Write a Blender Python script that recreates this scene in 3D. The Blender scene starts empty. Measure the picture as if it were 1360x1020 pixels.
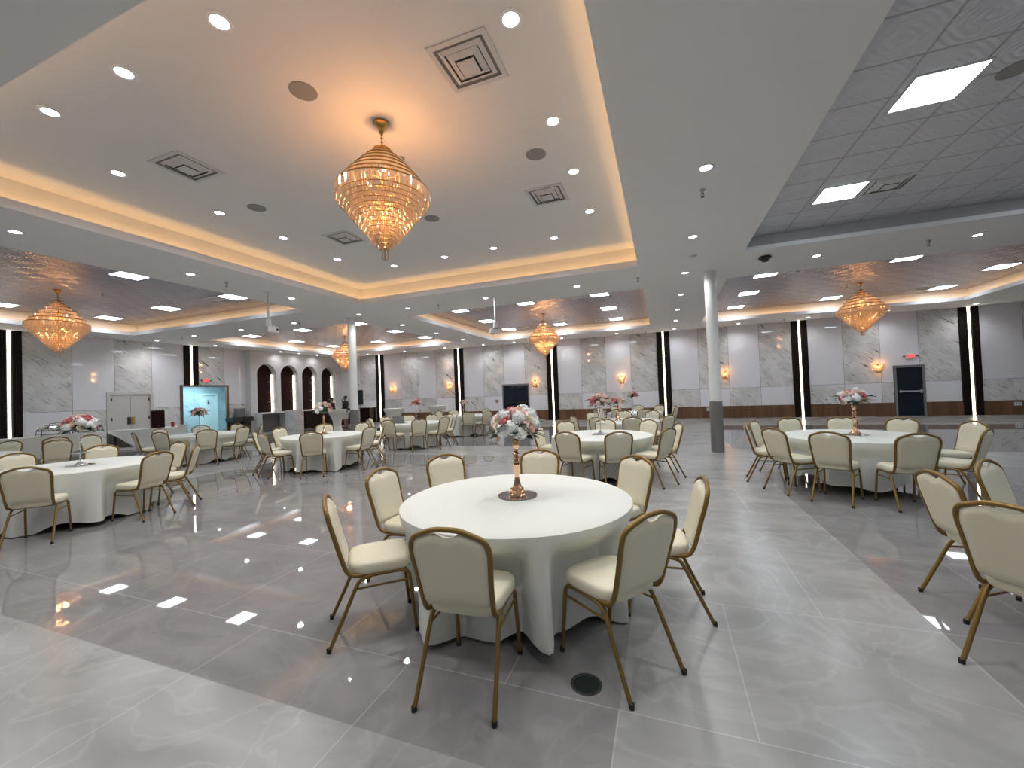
import bpy, bmesh, math, random
from math import sin, cos, pi, radians, sqrt, atan2, degrees
from mathutils import Vector, Matrix

random.seed(7)
SC = bpy.context.scene
COL = SC.collection

# ------------------------------------------------------------------ materials
def new_mat(name):
    m = bpy.data.materials.new(name); m.use_nodes = True
    nt = m.node_tree
    return m, nt, nt.nodes['Principled BSDF']

def mat(name, col, rough=.5, metal=0., var=.06, scale=14., bump=0., bscale=120., spec=.5, coat=0., emit=None, estr=0., trans=0.):
    """principled paint/cloth/metal with a little noise in the colour and an optional fine bump"""
    m, nt, b = new_mat(name)
    N, L = nt.nodes, nt.links
    b.inputs['Roughness'].default_value = rough
    b.inputs['Metallic'].default_value = metal
    b.inputs['Specular IOR Level'].default_value = spec
    b.inputs['Coat Weight'].default_value = coat
    b.inputs['Transmission Weight'].default_value = trans
    tc = N.new('ShaderNodeTexCoord')
    nz = N.new('ShaderNodeTexNoise'); nz.inputs['Scale'].default_value = scale; nz.inputs['Detail'].default_value = 3
    L.new(tc.outputs['Object'], nz.inputs['Vector'])
    mx = N.new('ShaderNodeMix'); mx.data_type = 'RGBA'
    c = Vector(col)
    mx.inputs[6].default_value = (*(c * (1 - var)), 1); mx.inputs[7].default_value = (*[min(1, v * (1 + var)) for v in c], 1)
    L.new(nz.outputs['Fac'], mx.inputs[0]); L.new(mx.outputs[2], b.inputs['Base Color'])
    if bump:
        n2 = N.new('ShaderNodeTexNoise'); n2.inputs['Scale'].default_value = bscale
        L.new(tc.outputs['Object'], n2.inputs['Vector'])
        bp = N.new('ShaderNodeBump'); bp.inputs['Strength'].default_value = bump; bp.inputs['Distance'].default_value = .004
        L.new(n2.outputs['Fac'], bp.inputs['Height']); L.new(bp.outputs['Normal'], b.inputs['Normal'])
    if emit:
        b.inputs['Emission Color'].default_value = (*emit, 1); b.inputs['Emission Strength'].default_value = estr
    return m

def math_node(nt, op, a, b=None):
    n = nt.nodes.new('ShaderNodeMath'); n.operation = op
    for i, v in ((0, a), (1, b)):
        if v is None: continue
        if isinstance(v, (int, float)): n.inputs[i].default_value = v
        else: nt.links.new(v, n.inputs[i])
    return n.outputs[0]

def ramp(nt, src, stops):
    r = nt.nodes.new('ShaderNodeValToRGB')
    while len(r.color_ramp.elements) < len(stops): r.color_ramp.elements.new(.5)
    for e, (p, c) in zip(r.color_ramp.elements, stops):
        e.position = p; e.color = (c, c, c, 1) if isinstance(c, (int, float)) else (*c, 1)
    nt.links.new(src, r.inputs['Fac'])
    return r.outputs['Color']

def marble_mat(name, base, dark, amount=1., rough=.07, tint=None):
    """white stone panel with diagonal dark streaks running down to the right"""
    m, nt, b = new_mat(name); N, L = nt.nodes, nt.links
    tc = N.new('ShaderNodeTexCoord'); sp = N.new('ShaderNodeSeparateXYZ'); L.new(tc.outputs['Object'], sp.inputs[0])
    hz = math_node(nt, 'ADD', sp.outputs[0], sp.outputs[1]); z = sp.outputs[2]
    ac = math_node(nt, 'ADD', math_node(nt, 'MULTIPLY', hz, .62), math_node(nt, 'MULTIPLY', z, .78))
    al = math_node(nt, 'SUBTRACT', math_node(nt, 'MULTIPLY', hz, .78), math_node(nt, 'MULTIPLY', z, .62))
    def streak(sa, sl, off):
        cb = N.new('ShaderNodeCombineXYZ')
        L.new(math_node(nt, 'MULTIPLY', ac, sa), cb.inputs[0]); L.new(math_node(nt, 'MULTIPLY', al, sl), cb.inputs[1]); cb.inputs[2].default_value = off
        nz = N.new('ShaderNodeTexNoise'); nz.inputs['Scale'].default_value = 1; nz.inputs['Detail'].default_value = 4; nz.inputs['Distortion'].default_value = .25
        L.new(cb.outputs[0], nz.inputs['Vector']); return nz.outputs['Fac']
    a = ramp(nt, streak(6., .85, 1.), [(.0, 0.), (.66, 0.), (.70, 1.), (.74, .25), (1., 0.)])
    a2 = ramp(nt, streak(26, 2.2, 7.), [(.0, 0.), (.58, 0.), (.66, .45), (1., .2)])
    sm = ramp(nt, streak(2.2, 1.2, 3.), [(.3, 0.), (.75, .3)])
    f = math_node(nt, 'MINIMUM', math_node(nt, 'MULTIPLY', math_node(nt, 'ADD', a, math_node(nt, 'ADD', a2, sm)), amount), 1.)
    mx = N.new('ShaderNodeMix'); mx.data_type = 'RGBA'
    mx.inputs[6].default_value = (*base, 1); mx.inputs[7].default_value = (*dark, 1)
    L.new(f, mx.inputs[0]); L.new(mx.outputs[2], b.inputs['Base Color'])
    b.inputs['Roughness'].default_value = rough
    return m

def floor_mat(name, c1, c2, line, rough, spec, vein):
    m, nt, b = new_mat(name); N, L = nt.nodes, nt.links
    tc = N.new('ShaderNodeTexCoord')
    n1 = N.new('ShaderNodeTexNoise'); n1.inputs['Scale'].default_value = .9; n1.inputs['Detail'].default_value = 6; n1.inputs['Distortion'].default_value = 1.2
    mp = N.new('ShaderNodeMapping'); mp.inputs['Scale'].default_value = (1., 2.2, 1.); mp.inputs['Rotation'].default_value = (0, 0, .5)
    L.new(tc.outputs['Object'], mp.inputs['Vector']); L.new(mp.outputs[0], n1.inputs['Vector'])
    f = ramp(nt, n1.outputs['Fac'], [(.3, 0.), (.72, 1.)])
    mx = N.new('ShaderNodeMix'); mx.data_type = 'RGBA'; mx.inputs[6].default_value = (*c1, 1); mx.inputs[7].default_value = (*c2, 1)
    L.new(f, mx.inputs[0])
    # soft veins
    n2 = N.new('ShaderNodeTexNoise'); n2.inputs['Scale'].default_value = 1.3; n2.inputs['Detail'].default_value = 5; n2.inputs['Distortion'].default_value = 2.
    L.new(tc.outputs['Object'], n2.inputs['Vector'])
    v = ramp(nt, n2.outputs['Fac'], [(.46, 0.), (.50, vein), (.54, 0.)])
    mv = N.new('ShaderNodeMix'); mv.data_type = 'RGBA'; mv.inputs[7].default_value = (*line, 1)
    L.new(v, mv.inputs[0]); L.new(mx.outputs[2], mv.inputs[6])
    bk = N.new('ShaderNodeTexBrick'); bk.offset = .5
    bk.inputs['Scale'].default_value = 1.; bk.inputs['Brick Width'].default_value = 1.22; bk.inputs['Row Height'].default_value = 1.22
    bk.inputs['Mortar Size'].default_value = .0035; bk.inputs['Mortar Smooth'].default_value = .1
    bk.inputs['Color1'].default_value = (0, 0, 0, 1); bk.inputs['Color2'].default_value = (.25, .25, .25, 1); bk.inputs['Mortar'].default_value = (1, 1, 1, 1)
    mp2 = N.new('ShaderNodeMapping'); mp2.inputs['Location'].default_value = (.27, .36, 0)
    L.new(tc.outputs['Object'], mp2.inputs['Vector']); L.new(mp2.outputs[0], bk.inputs['Vector'])
    ml = N.new('ShaderNodeMix'); ml.data_type = 'RGBA'; ml.inputs[7].default_value = (*line, 1)
    L.new(math_node(nt, 'MULTIPLY', bk.outputs['Fac'], .45 if rough < .1 else .22), ml.inputs[0]); L.new(mv.outputs[2], ml.inputs[6])
    # slight tone shift from tile to tile
    hs = N.new('ShaderNodeHueSaturation'); L.new(ml.outputs[2], hs.inputs['Color'])
    L.new(math_node(nt, 'ADD', math_node(nt, 'MULTIPLY', bk.outputs['Color'], .22), .96), hs.inputs['Value'])
    L.new(hs.outputs[0], b.inputs['Base Color'])
    b.inputs['Specular IOR Level'].default_value = spec
    L.new(math_node(nt, 'ADD', math_node(nt, 'MULTIPLY', n1.outputs['Fac'], rough * .6), rough * .7), b.inputs['Roughness'])
    return m

def tin_mat(name, col, metal=.35):
    """pressed-metal ceiling tile: 0.61 m grid, a raised diamond and ring in each tile"""
    m, nt, b = new_mat(name); N, L = nt.nodes, nt.links
    tc = N.new('ShaderNodeTexCoord'); sp = N.new('ShaderNodeSeparateXYZ'); L.new(tc.outputs['Object'], sp.inputs[0])
    P = .61
    def loc(o): return math_node(nt, 'SUBTRACT', math_node(nt, 'FRACT', math_node(nt, 'DIVIDE', math_node(nt, 'ADD', o, 61.), P)), .5)
    u, v = loc(sp.outputs[0]), loc(sp.outputs[1])
    au, av = math_node(nt, 'ABSOLUTE', u), math_node(nt, 'ABSOLUTE', v)
    edge = math_node(nt, 'MAXIMUM', au, av)
    rr = math_node(nt, 'SQRT', math_node(nt, 'ADD', math_node(nt, 'MULTIPLY', u, u), math_node(nt, 'MULTIPLY', v, v)))
    dia = math_node(nt, 'ADD', au, av)
    h1 = math_node(nt, 'GREATER_THAN', edge, .478)
    h2 = math_node(nt, 'SINE', math_node(nt, 'MULTIPLY', rr, 60.))
    h3 = math_node(nt, 'SINE', math_node(nt, 'MULTIPLY', dia, 44.))
    n = N.new('ShaderNodeTexNoise'); n.inputs['Scale'].default_value = 30; n.inputs['Detail'].default_value = 3; L.new(tc.outputs['Object'], n.inputs['Vector'])
    H = math_node(nt, 'ADD', math_node(nt, 'MULTIPLY', h1, 2.), math_node(nt, 'ADD', math_node(nt, 'MULTIPLY', math_node(nt, 'ADD', h2, h3), .25), math_node(nt, 'MULTIPLY', n.outputs['Fac'], .5)))
    bp = N.new('ShaderNodeBump'); bp.inputs['Strength'].default_value = .7; bp.inputs['Distance'].default_value = .014
    L.new(H, bp.inputs['Height']); L.new(bp.outputs['Normal'], b.inputs['Normal'])
    mx = N.new('ShaderNodeMix'); mx.data_type = 'RGBA'
    mx.inputs[6].default_value = (*col, 1); mx.inputs[7].default_value = (*[c * .62 for c in col], 1)
    L.new(h1, mx.inputs[0]); L.new(mx.outputs[2], b.inputs['Base Color'])
    b.inputs['Metallic'].default_value = metal; b.inputs['Roughness'].default_value = .30
    return m

def wood_mat(name, c1, c2, rough=.4, axis=0, s=9., spec=.5):
    m, nt, b = new_mat(name); N, L = nt.nodes, nt.links
    tc = N.new('ShaderNodeTexCoord'); mp = N.new('ShaderNodeMapping')
    sc = [s, s, s]; sc[2] = s * .06
    mp.inputs['Scale'].default_value = sc; L.new(tc.outputs['Object'], mp.inputs['Vector'])
    n = N.new('ShaderNodeTexNoise'); n.inputs['Scale'].default_value = 1.; n.inputs['Detail'].default_value = 5; n.inputs['Distortion'].default_value = .6
    L.new(mp.outputs[0], n.inputs['Vector'])
    mx = N.new('ShaderNodeMix'); mx.data_type = 'RGBA'; mx.inputs[6].default_value = (*c1, 1); mx.inputs[7].default_value = (*c2, 1)
    L.new(ramp(nt, n.outputs['Fac'], [(.3, 0.), (.7, 1.)]), mx.inputs[0]); L.new(mx.outputs[2], b.inputs['Base Color'])
    b.inputs['Roughness'].default_value = rough; b.inputs['Specular IOR Level'].default_value = spec
    return m

def emit_mat(name, col, strength):
    m = bpy.data.materials.new(name); m.use_nodes = True; nt = m.node_tree
    nt.nodes.clear(); o = nt.nodes.new('ShaderNodeOutputMaterial'); e = nt.nodes.new('ShaderNodeEmission')
    e.inputs['Color'].default_value = (*col, 1); e.inputs['Strength'].default_value = strength
    nt.links.new(e.outputs[0], o.inputs['Surface'])
    return m

def crystal_mat(name, col, tr=.55, gl=.3):
    m = bpy.data.materials.new(name); m.use_nodes = True; nt = m.node_tree; N, L = nt.nodes, nt.links
    N.clear(); o = N.new('ShaderNodeOutputMaterial')
    t = N.new('ShaderNodeBsdfTranslucent'); t.inputs['Color'].default_value = (*col, 1)
    g = N.new('ShaderNodeBsdfGlossy'); g.inputs['Roughness'].default_value = .08; g.inputs['Color'].default_value = (.9, .9, .9, 1)
    p = N.new('ShaderNodeBsdfTransparent')
    tc = N.new('ShaderNodeTexCoord'); nz = N.new('ShaderNodeTexNoise'); nz.inputs['Scale'].default_value = 60
    L.new(tc.outputs['Object'], nz.inputs['Vector'])
    a = N.new('ShaderNodeMixShader'); a.inputs[0].default_value = gl; L.new(t.outputs[0], a.inputs[1]); L.new(g.outputs[0], a.inputs[2])
    b = N.new('ShaderNodeMixShader'); L.new(ramp(nt, nz.outputs['Fac'], [(.35, (1. - tr - gl) * 1.8), (.65, (1. - tr - gl) * .2)]), b.inputs[0])
    L.new(a.outputs[0], b.inputs[1]); L.new(p.outputs[0], b.inputs[2]); L.new(b.outputs[0], o.inputs['Surface'])
    return m

WARM = (1., .62, .28)
M = {}
M['drywall'] = mat('painted_drywall', (.80, .79, .78), .8, var=.015, scale=3)
M['lip'] = mat('ceiling_lip_paint', (.84, .84, .86), .7, var=.015, scale=3)
M['tin'] = tin_mat('pressed_tin', (.235, .25, .335), .3)
M['tin_grey'] = tin_mat('grey_tile', (.66, .66, .70), .0)
M['band_shade'] = mat('shaded_edge_band', (.60, .60, .62), .7, var=.03)  # shade on the unlit tray's inner wall, put into the colour
M['white_panel'] = mat('white_gloss_panel', (.83, .835, .885), .03, var=.02, scale=2)
M['marble'] = marble_mat('veined_marble_panel', (.83, .825, .825), (.05, .05, .05), rough=.045)
M['seam'] = mat('panel_seam', (.12, .12, .12), .5)
M['plaster'] = mat('pale_plaster', (.70, .69, .69), .75, var=.05, scale=4)
M['floor_dark'] = floor_mat('polished_grey_tile', (.200, .193, .193), (.268, .259, .257), (.38, .37, .365), .022, .62, .14)
M['floor_light'] = floor_mat('pale_stone_tile', (.245, .242, .238), (.345, .342, .332), (.44, .435, .42), .24, .35, .25)
M['dark_wood'] = wood_mat('dark_walnut', (.008, .005, .004), (.017, .009, .007), .6, spec=.2)
M['brown_wood'] = wood_mat('brown_oak', (.10, .048, .022), (.20, .10, .05), .45, s=5)
M['bar_wood'] = wood_mat('bar_front_wood', (.007, .004, .003), (.022, .008, .005), .5, spec=.2)
M['maroon'] = mat('maroon_panel', (.022, .005, .004), .6, var=.3, scale=3, spec=.15)
M['gold'] = mat('antique_gold_frame', (.215, .130, .034), .40, .5, var=.12, scale=40)
M['rose_gold'] = mat('polished_rose_gold', (.80, .52, .33), .14, 1., var=.04)
M['brass'] = mat('brass', (.62, .40, .14), .25, 1.)
M['vinyl'] = mat('cream_vinyl', (.66, .62, .48), .42, var=.03, scale=6, bump=.08, bscale=260)
M['rubber'] = mat('black_rubber', (.012, .012, .012), .7)
M['cloth'] = mat('ivory_cloth', (.635, .65, .61), .85, var=.02, scale=5, bump=.12, bscale=400)
M['spandex'] = mat('white_stretch_cloth', (.66, .65, .60), .8, var=.02)
M['ply'] = wood_mat('plywood', (.30, .21, .12), (.40, .29, .17), .6)
M['steel_dark'] = mat('dark_table_steel', (.06, .055, .05), .5, .6)
M['mirror'] = mat('mirror_glass', (.75, .76, .78), .03, 1., var=.01)
M['white_paint'] = mat('white_gloss_paint', (.76, .77, .76), .25, var=.02)
M['grey_guard'] = mat('grey_column_guard', (.22, .215, .21), .4, .5, var=.08)
M['navy'] = mat('navy_door_paint', (.010, .017, .028), .55, var=.1, spec=.2)
M['door_cream'] = mat('cream_door_paint', (.62, .60, .57), .45, var=.02)
M['metal'] = mat('brushed_metal', (.42, .42, .42), .3, .9, var=.08)
M['chrome'] = mat('chrome', (.72, .72, .74), .1, 1.)
M['black'] = mat('black_plastic', (.012, .012, .013), .4)
M['white_plastic'] = mat('white_plastic', (.66, .66, .65), .4, var=.02)
M['grey_plastic'] = mat('grey_plastic', (.20, .20, .21), .5)
M['speaker'] = mat('grey_speaker_mesh', (.30, .29, .28), .7, var=.12, scale=300)
M['vent'] = mat('vent_enamel', (.66, .65, .645), .45, var=.03)
M['vent_dark'] = mat('vent_dark_slot', (.16, .16, .16), .6)
M['red'] = mat('red_plastic', (.35, .015, .02), .4)
M['crystal'] = crystal_mat('cut_crystal', (.96, .88, .79), .76, .22)
M['glass_clear'] = crystal_mat('clear_crystal_stem', (.86, .88, .90), .25, .4)
M['floorbox'] = mat('dark_green_lid', (.018, .026, .025), .3, .3, var=.25, scale=50)
M['skin'] = mat('skin', (.20, .11, .075), .5)
M['hair'] = mat('black_hair', (.006, .005, .005), .5)
M['black_cloth'] = mat('black_fabric', (.008, .008, .009), .8)
M['white_cloth'] = mat('pale_fabric', (.60, .59, .57), .8)
M['leaf'] = mat('dark_green_leaf', (.012, .035, .018), .4, var=.35, scale=30)
M['f_white'] = mat('white_petal', (.90, .91, .89), .7, var=.05, scale=40)
M['f_pink'] = mat('blush_petal', (.93, .72, .68), .7, var=.10, scale=40)
M['f_peach'] = mat('peach_petal', (.94, .74, .60), .7, var=.10, scale=40)
M['f_rose'] = mat('deep_rose_petal', (.76, .27, .30), .7, var=.15, scale=40)
M['f_cream'] = mat('cream_petal', (.94, .87, .73), .7, var=.06, scale=40)
M['downlight'] = emit_mat('downlight_glow', (.94, .97, 1.), 14.)
M['troffer'] = emit_mat('troffer_diffuser', (.80, .92, 1.), 15.)
M['led_warm'] = emit_mat('warm_led', (1., .57, .23), 10.)
M['led_white'] = emit_mat('white_led', (1., .88, .70), 9.)
M['bulb'] = emit_mat('warm_bulb', (1., .50, .15), 14.)
M['exit_red'] = emit_mat('exit_red', (1., .06, .09), 1.3)
M['blue_marble'] = marble_mat('corridor_marble', (.60, .66, .68), (.10, .12, .13))

# ------------------------------------------------------------------ mesh helpers
def link(o, parent=None):
    COL.objects.link(o)
    if parent: o.parent = parent
    return o

def obj(name, bm, m, parent=None, smooth=False):
    me = bpy.data.meshes.new(name)
    bmesh.ops.recalc_face_normals(bm, faces=bm.faces)
    bm.to_mesh(me); bm.free()
    for x in (m if isinstance(m, (list, tuple)) else [m]): me.materials.append(x)
    if smooth:
        for p in me.polygons: p.use_smooth = True
        try: me.set_sharp_from_angle(angle=radians(40))
        except Exception: pass
    return link(bpy.data.objects.new(name, me), parent)

def tag(o, label, cat, group=None):
    o['label'] = label; o['category'] = cat
    if group: o['group'] = group
    return o

def thing(name, label, cat, loc=(0, 0, 0), rz=0., group=None):
    o = bpy.data.objects.new(name, None); o.empty_display_size = .1
    o.location = loc; o.rotation_euler = (0, 0, rz); link(o)
    return tag(o, label, cat, group)

def dup(root, loc=None, rz=None, label=None, group=None, scale=None):
    r = root.copy(); COL.objects.link(r)
    if loc is not None: r.location = loc
    if rz is not None: r.rotation_euler = (0, 0, rz)
    if scale: r.scale = (scale,) * 3
    if label: r['label'] = label
    if group: r['group'] = group
    for ch in list(root.children):
        c = ch.copy(); COL.objects.link(c); c.parent = r
        for g in list(ch.children):
            d = g.copy(); COL.objects.link(d); d.parent = c
    return r

def struct(o):
    o['kind'] = 'structure'; return o

def box(bm, x0, x1, y0, y1, z0, z1, mi=0, mtx=None, bev=0.):
    vs = [bm.verts.new((x, y, z)) for x in (x0, x1) for y in (y0, y1) for z in (z0, z1)]
    fs = [bm.faces.new([vs[i] for i in q]) for q in ((0, 1, 3, 2), (4, 6, 7, 5), (0, 4, 5, 1), (2, 3, 7, 6), (0, 2, 6, 4), (1, 5, 7, 3))]
    for f in fs: f.material_index = mi
    if bev:
        r = bmesh.ops.bevel(bm, geom=list({e for f in fs for e in f.edges}), offset=bev, segments=2, affect='EDGES', profile=.6)
        vs = list({v for f in r['faces'] for v in f.verts} | {v for v in vs if v.is_valid})
    if mtx: bmesh.ops.transform(bm, matrix=mtx, verts=[v for v in vs if v.is_valid])
    return vs

def quad(bm, pts, mi=0):
    f = bm.faces.new([bm.verts.new(p) for p in pts]); f.material_index = mi; return f

def tube(bm, pts, r, n=10, flat=1., cap=True, up=None):
    """sweep a round/oval section along pts; r may be a list"""
    P = [Vector(p) for p in pts]
    rs = r if isinstance(r, (list, tuple)) else [r] * len(P)
    rings = []; prev = None
    for i, p in enumerate(P):
        t = (P[min(i + 1, len(P) - 1)] - P[max(i - 1, 0)]).normalized()
        if prev is None:
            a = Vector(up) if up else (Vector((0, 0, 1)) if abs(t.z) < .9 else Vector((1, 0, 0)))
            u = (a - t * a.dot(t)).normalized()
        else:
            u = (prev - t * prev.dot(t)).normalized()
        prev = u; w = t.cross(u)
        rings.append([bm.verts.new(p + u * (cos(2 * pi * k / n) * rs[i]) + w * (sin(2 * pi * k / n) * rs[i] * flat)) for k in range(n)])
    for a, b in zip(rings, rings[1:]):
        for k in range(n): bm.faces.new((a[k], a[(k + 1) % n], b[(k + 1) % n], b[k]))
    if cap:
        bm.faces.new(list(reversed(rings[0]))); bm.faces.new(rings[-1])
    return rings

def lathe(bm, prof, n=24, c=(0, 0, 0), mi=0):
    """profile [(r,z)...] round the z axis"""
    rings = []
    for r, z in prof:
        if r < 1e-5: rings.append([bm.verts.new((c[0], c[1], c[2] + z))])
        else: rings.append([bm.verts.new((c[0] + r * cos(2 * pi * k / n), c[1] + r * sin(2 * pi * k / n), c[2] + z)) for k in range(n)])
    for a, b in zip(rings, rings[1:]):
        for k in range(n):
            k2 = (k + 1) % n
            if len(a) == 1 and len(b) == 1: continue
            if len(a) == 1: f = bm.faces.new((a[0], b[k2], b[k]))
            elif len(b) == 1: f = bm.faces.new((a[k], a[k2], b[0]))
            else: f = bm.faces.new((a[k], a[k2], b[k2], b[k]))
            f.material_index = mi

def smooth_path(ctrl, per=6):
    """Catmull-Rom through control points"""
    P = [Vector(c) for c in ctrl]; out = []
    for i in range(len(P) - 1):
        p0, p1, p2, p3 = P[max(i - 1, 0)], P[i], P[i + 1], P[min(i + 2, len(P) - 1)]
        for k in range(per):
            t = k / per
            out.append(.5 * ((2 * p1) + (p2 - p0) * t + (2 * p0 - 5 * p1 + 4 * p2 - p3) * t * t + (3 * p1 - p0 - 3 * p2 + p3) * t ** 3))
    out.append(P[-1]); return out

def B(): return bmesh.new()

# ------------------------------------------------------------------ camera
F_PX, YAW, PITCH, ROLL, EYE = 537.067, .355906, .0196722, .0375122, 1.6
fw = Vector((-sin(YAW) * cos(PITCH), cos(YAW) * cos(PITCH), sin(PITCH)))
rt = Vector((cos(YAW), sin(YAW), 0)); dn = fw.cross(rt)
r2 = cos(ROLL) * rt + sin(ROLL) * dn; d2 = -sin(ROLL) * rt + cos(ROLL) * dn
cam = bpy.data.cameras.new('camera'); cam.sensor_width = 36; cam.sensor_fit = 'HORIZONTAL'; cam.lens = F_PX / 1360 * 36
cam.clip_start = .05; cam.clip_end = 100
co = bpy.data.objects.new('camera', cam); COL.objects.link(co)
mw = Matrix((r2, -d2, -fw)).transposed().to_4x4(); mw.translation = (0, 0, EYE); co.matrix_world = mw
SC.camera = co

# ------------------------------------------------------------------ the room
XL, XA, YB, YN, XR = -20.5, -20.1, 21.4, -7., 17.
ZS, ZT, ZM, ZG = 4.3, 4.75, 4.80, 4.62     # soffit, tin ceilings, centre tray ceiling, grey tile ceiling
XT = [(-18.85, -10.05), (-8.08, -.40), (1.68, 10.35)]
YT = [(1.66, 9.43), (11.65, 19.40)]

bm = B()
xb = [-24., -18., -11.4, -9.65, -.27, 1.57, 11.2, 18.]
yb = [-8., 1.59, 9.45, 11.2, 17.4, 22.]
for i in range(len(xb) - 1):
    for j in range(len(yb) - 1):
        dark = i in (1, 3, 5) and j in (1, 3)
        quad(bm, [(xb[i], yb[j], 0), (xb[i + 1], yb[j], 0), (xb[i + 1], yb[j + 1], 0), (xb[i], yb[j + 1], 0)], 0 if dark else 1)
bmesh.ops.remove_doubles(bm, verts=bm.verts, dist=1e-4)
struct(obj('floor', bm, [M['floor_dark'], M['floor_light']]))

bm = B()
gx = [-24.] + [v for t in XT for v in t] + [18.]
gy = [-8.] + [v for t in YT for v in t] + [22.]
for i in range(len(gx) - 1):
    for j in range(len(gy) - 1):
        if i % 2 == 1 and j % 2 == 1: continue
        quad(bm, [(gx[i], gy[j], ZS), (gx[i], gy[j + 1], ZS), (gx[i + 1], gy[j + 1], ZS), (gx[i + 1], gy[j], ZS)])
struct(obj('ceiling', bm, M['drywall']))

def tray(n, x0, x1, y0, y1, zc, lip, back, mtop, led):
    bm = B()
    def loop(a, b, za, zb, mi):
        A = [(x0 - a, y0 - a, za), (x1 + a, y0 - a, za), (x1 + a, y1 + a, za), (x0 - a, y1 + a, za)]
        C = [(x0 - b, y0 - b, zb), (x1 + b, y0 - b, zb), (x1 + b, y1 + b, zb), (x0 - b, y1 + b, zb)]
        for k in range(4): quad(bm, [A[k], A[(k + 1) % 4], C[(k + 1) % 4], C[k]], mi)
    loop(0, 0, ZS, ZS + lip, 1); loop(0, .02, ZS + lip, ZS + lip, 1); loop(.02, .02, ZS + lip, ZS + .02, 1)
    loop(.02, back, ZS + .02, ZS + .02, 0); loop(back, back, ZS + .02, zc, 0)
    a = back
    quad(bm, [(x0 - a, y0 - a, zc), (x0 - a, y1 + a, zc), (x1 + a, y1 + a, zc), (x1 + a, y0 - a, zc)], 2)
    bmesh.ops.remove_doubles(bm, verts=bm.verts, dist=1e-4)
    struct(obj('ceiling_tray_%d' % n, bm, [M['drywall'] if mtop is not M['tin_grey'] else M['band_shade'], M['lip'], mtop]))
    if led:
        s = thing('cove_light', led, 'light', ((x0 + x1) / 2, (y0 + y1) / 2, ZS + .02), 0, 'warm cove lights in the ceiling trays')
        hx, hy, e, w = (x1 - x0) / 2, (y1 - y0) / 2, .10, .014
        for q in ((-hx - e, hx + e, -hy - e - w, -hy - e), (-hx - e, hx + e, hy + e, hy + e + w), (-hx - e - w, -hx - e, -hy - e, hy + e), (hx + e, hx + e + w, -hy - e, hy + e)):
            b2 = B(); box(b2, q[0], q[1], q[2], q[3], .002, .022); obj('led_strip', b2, M['led_warm'], s)
k = 0
for (x0, x1), nm in zip(XT, ('left', 'middle', 'right')):
    for (y0, y1), far in zip(YT, ('near', 'far')):
        k += 1
        if nm == 'middle' and far == 'near': tray(k, x0, x1, y0, y1, ZM, .14, .25, M['drywall'], 'warm cove light around the large white tray with the big chandelier')
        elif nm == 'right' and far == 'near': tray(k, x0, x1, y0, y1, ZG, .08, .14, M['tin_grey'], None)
        else:
            tray(k, x0, x1, y0, y1, ZT, .13, .25, M['tin'], {
                ('left', 'near'): 'warm cove light around the tin tray above the buffet',
                ('left', 'far'): 'warm cove light around the tin tray in front of the arches',
                ('middle', 'far'): 'warm cove light around the tin tray behind the white tray',
                ('right', 'far'): 'warm cove light around the tin tray near the single exit door'}[(nm, far)])

def wall_faces(bm, fixed, axis, h0, h1, z0, z1, holes, mi):
    """rectangle on a wall plane minus rectangular holes (h0,h1,z0,z1)"""
    hs = sorted({h0, h1, *[min(max(q, h0), h1) for o in holes for q in o[:2]]})
    zs = sorted({z0, z1, *[min(max(q, z0), z1) for o in holes for q in o[2:]]})
    for a, b in zip(hs, hs[1:]):
        for c, d in zip(zs, zs[1:]):
            m_, n_ = (a + b) / 2, (c + d) / 2
            if any(o[0] < m_ < o[1] and o[2] < n_ < o[3] for o in holes): continue
            P = [(a, c), (b, c), (b, d), (a, d)]
            quad(bm, [(h, fixed, z) if axis == 0 else (fixed, h, z) for h, z in P], mi)

PILX = [-16.96 + 5.69 * q for q in range(7)]
PILY = [1.2, 6.8, 12.4]
DOOR_B = [(-8.50, -7.00, 0., 1.98), (9.10, 10.02, 0., 2.04)]
bm = B(); G = .005
wall_faces(bm, YB, 0, -21., XR, 0, ZS, DOOR_B, 2)
bays = [(-21., PILX[0] - .3, 0)] + [(PILX[q] + .3, PILX[q + 1] - .3, 4) for q in range(6)]
for a, b, n in bays:
    if n == 0: edges = [-21., -18.53, b]; first = 0
    else: edges = [a + (b - a) * q / n for q in range(n + 1)]; first = 0
    for q in range(len(edges) - 1):
        if edges[q] > XR - .1: continue
        up = 0 if (q + first) % 2 == 0 else 1
        e1 = min(edges[q + 1], XR)
        wall_faces(bm, YB - .012, 0, edges[q] + G, e1 - G, 1.40 + G, ZS, [(o[0] - .06, o[1] + .06, 0, o[3] + .06) for o in DOOR_B], up)
        wall_faces(bm, YB - .012, 0, edges[q] + G, e1 - G, .0, 1.40 - G, [(o[0] - .06, o[1] + .06, 0, o[3] + .06) for o in DOOR_B], 1 - up)
struct(obj('wall_back', bm, [M['white_panel'], M['marble'], M['seam']]))

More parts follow.
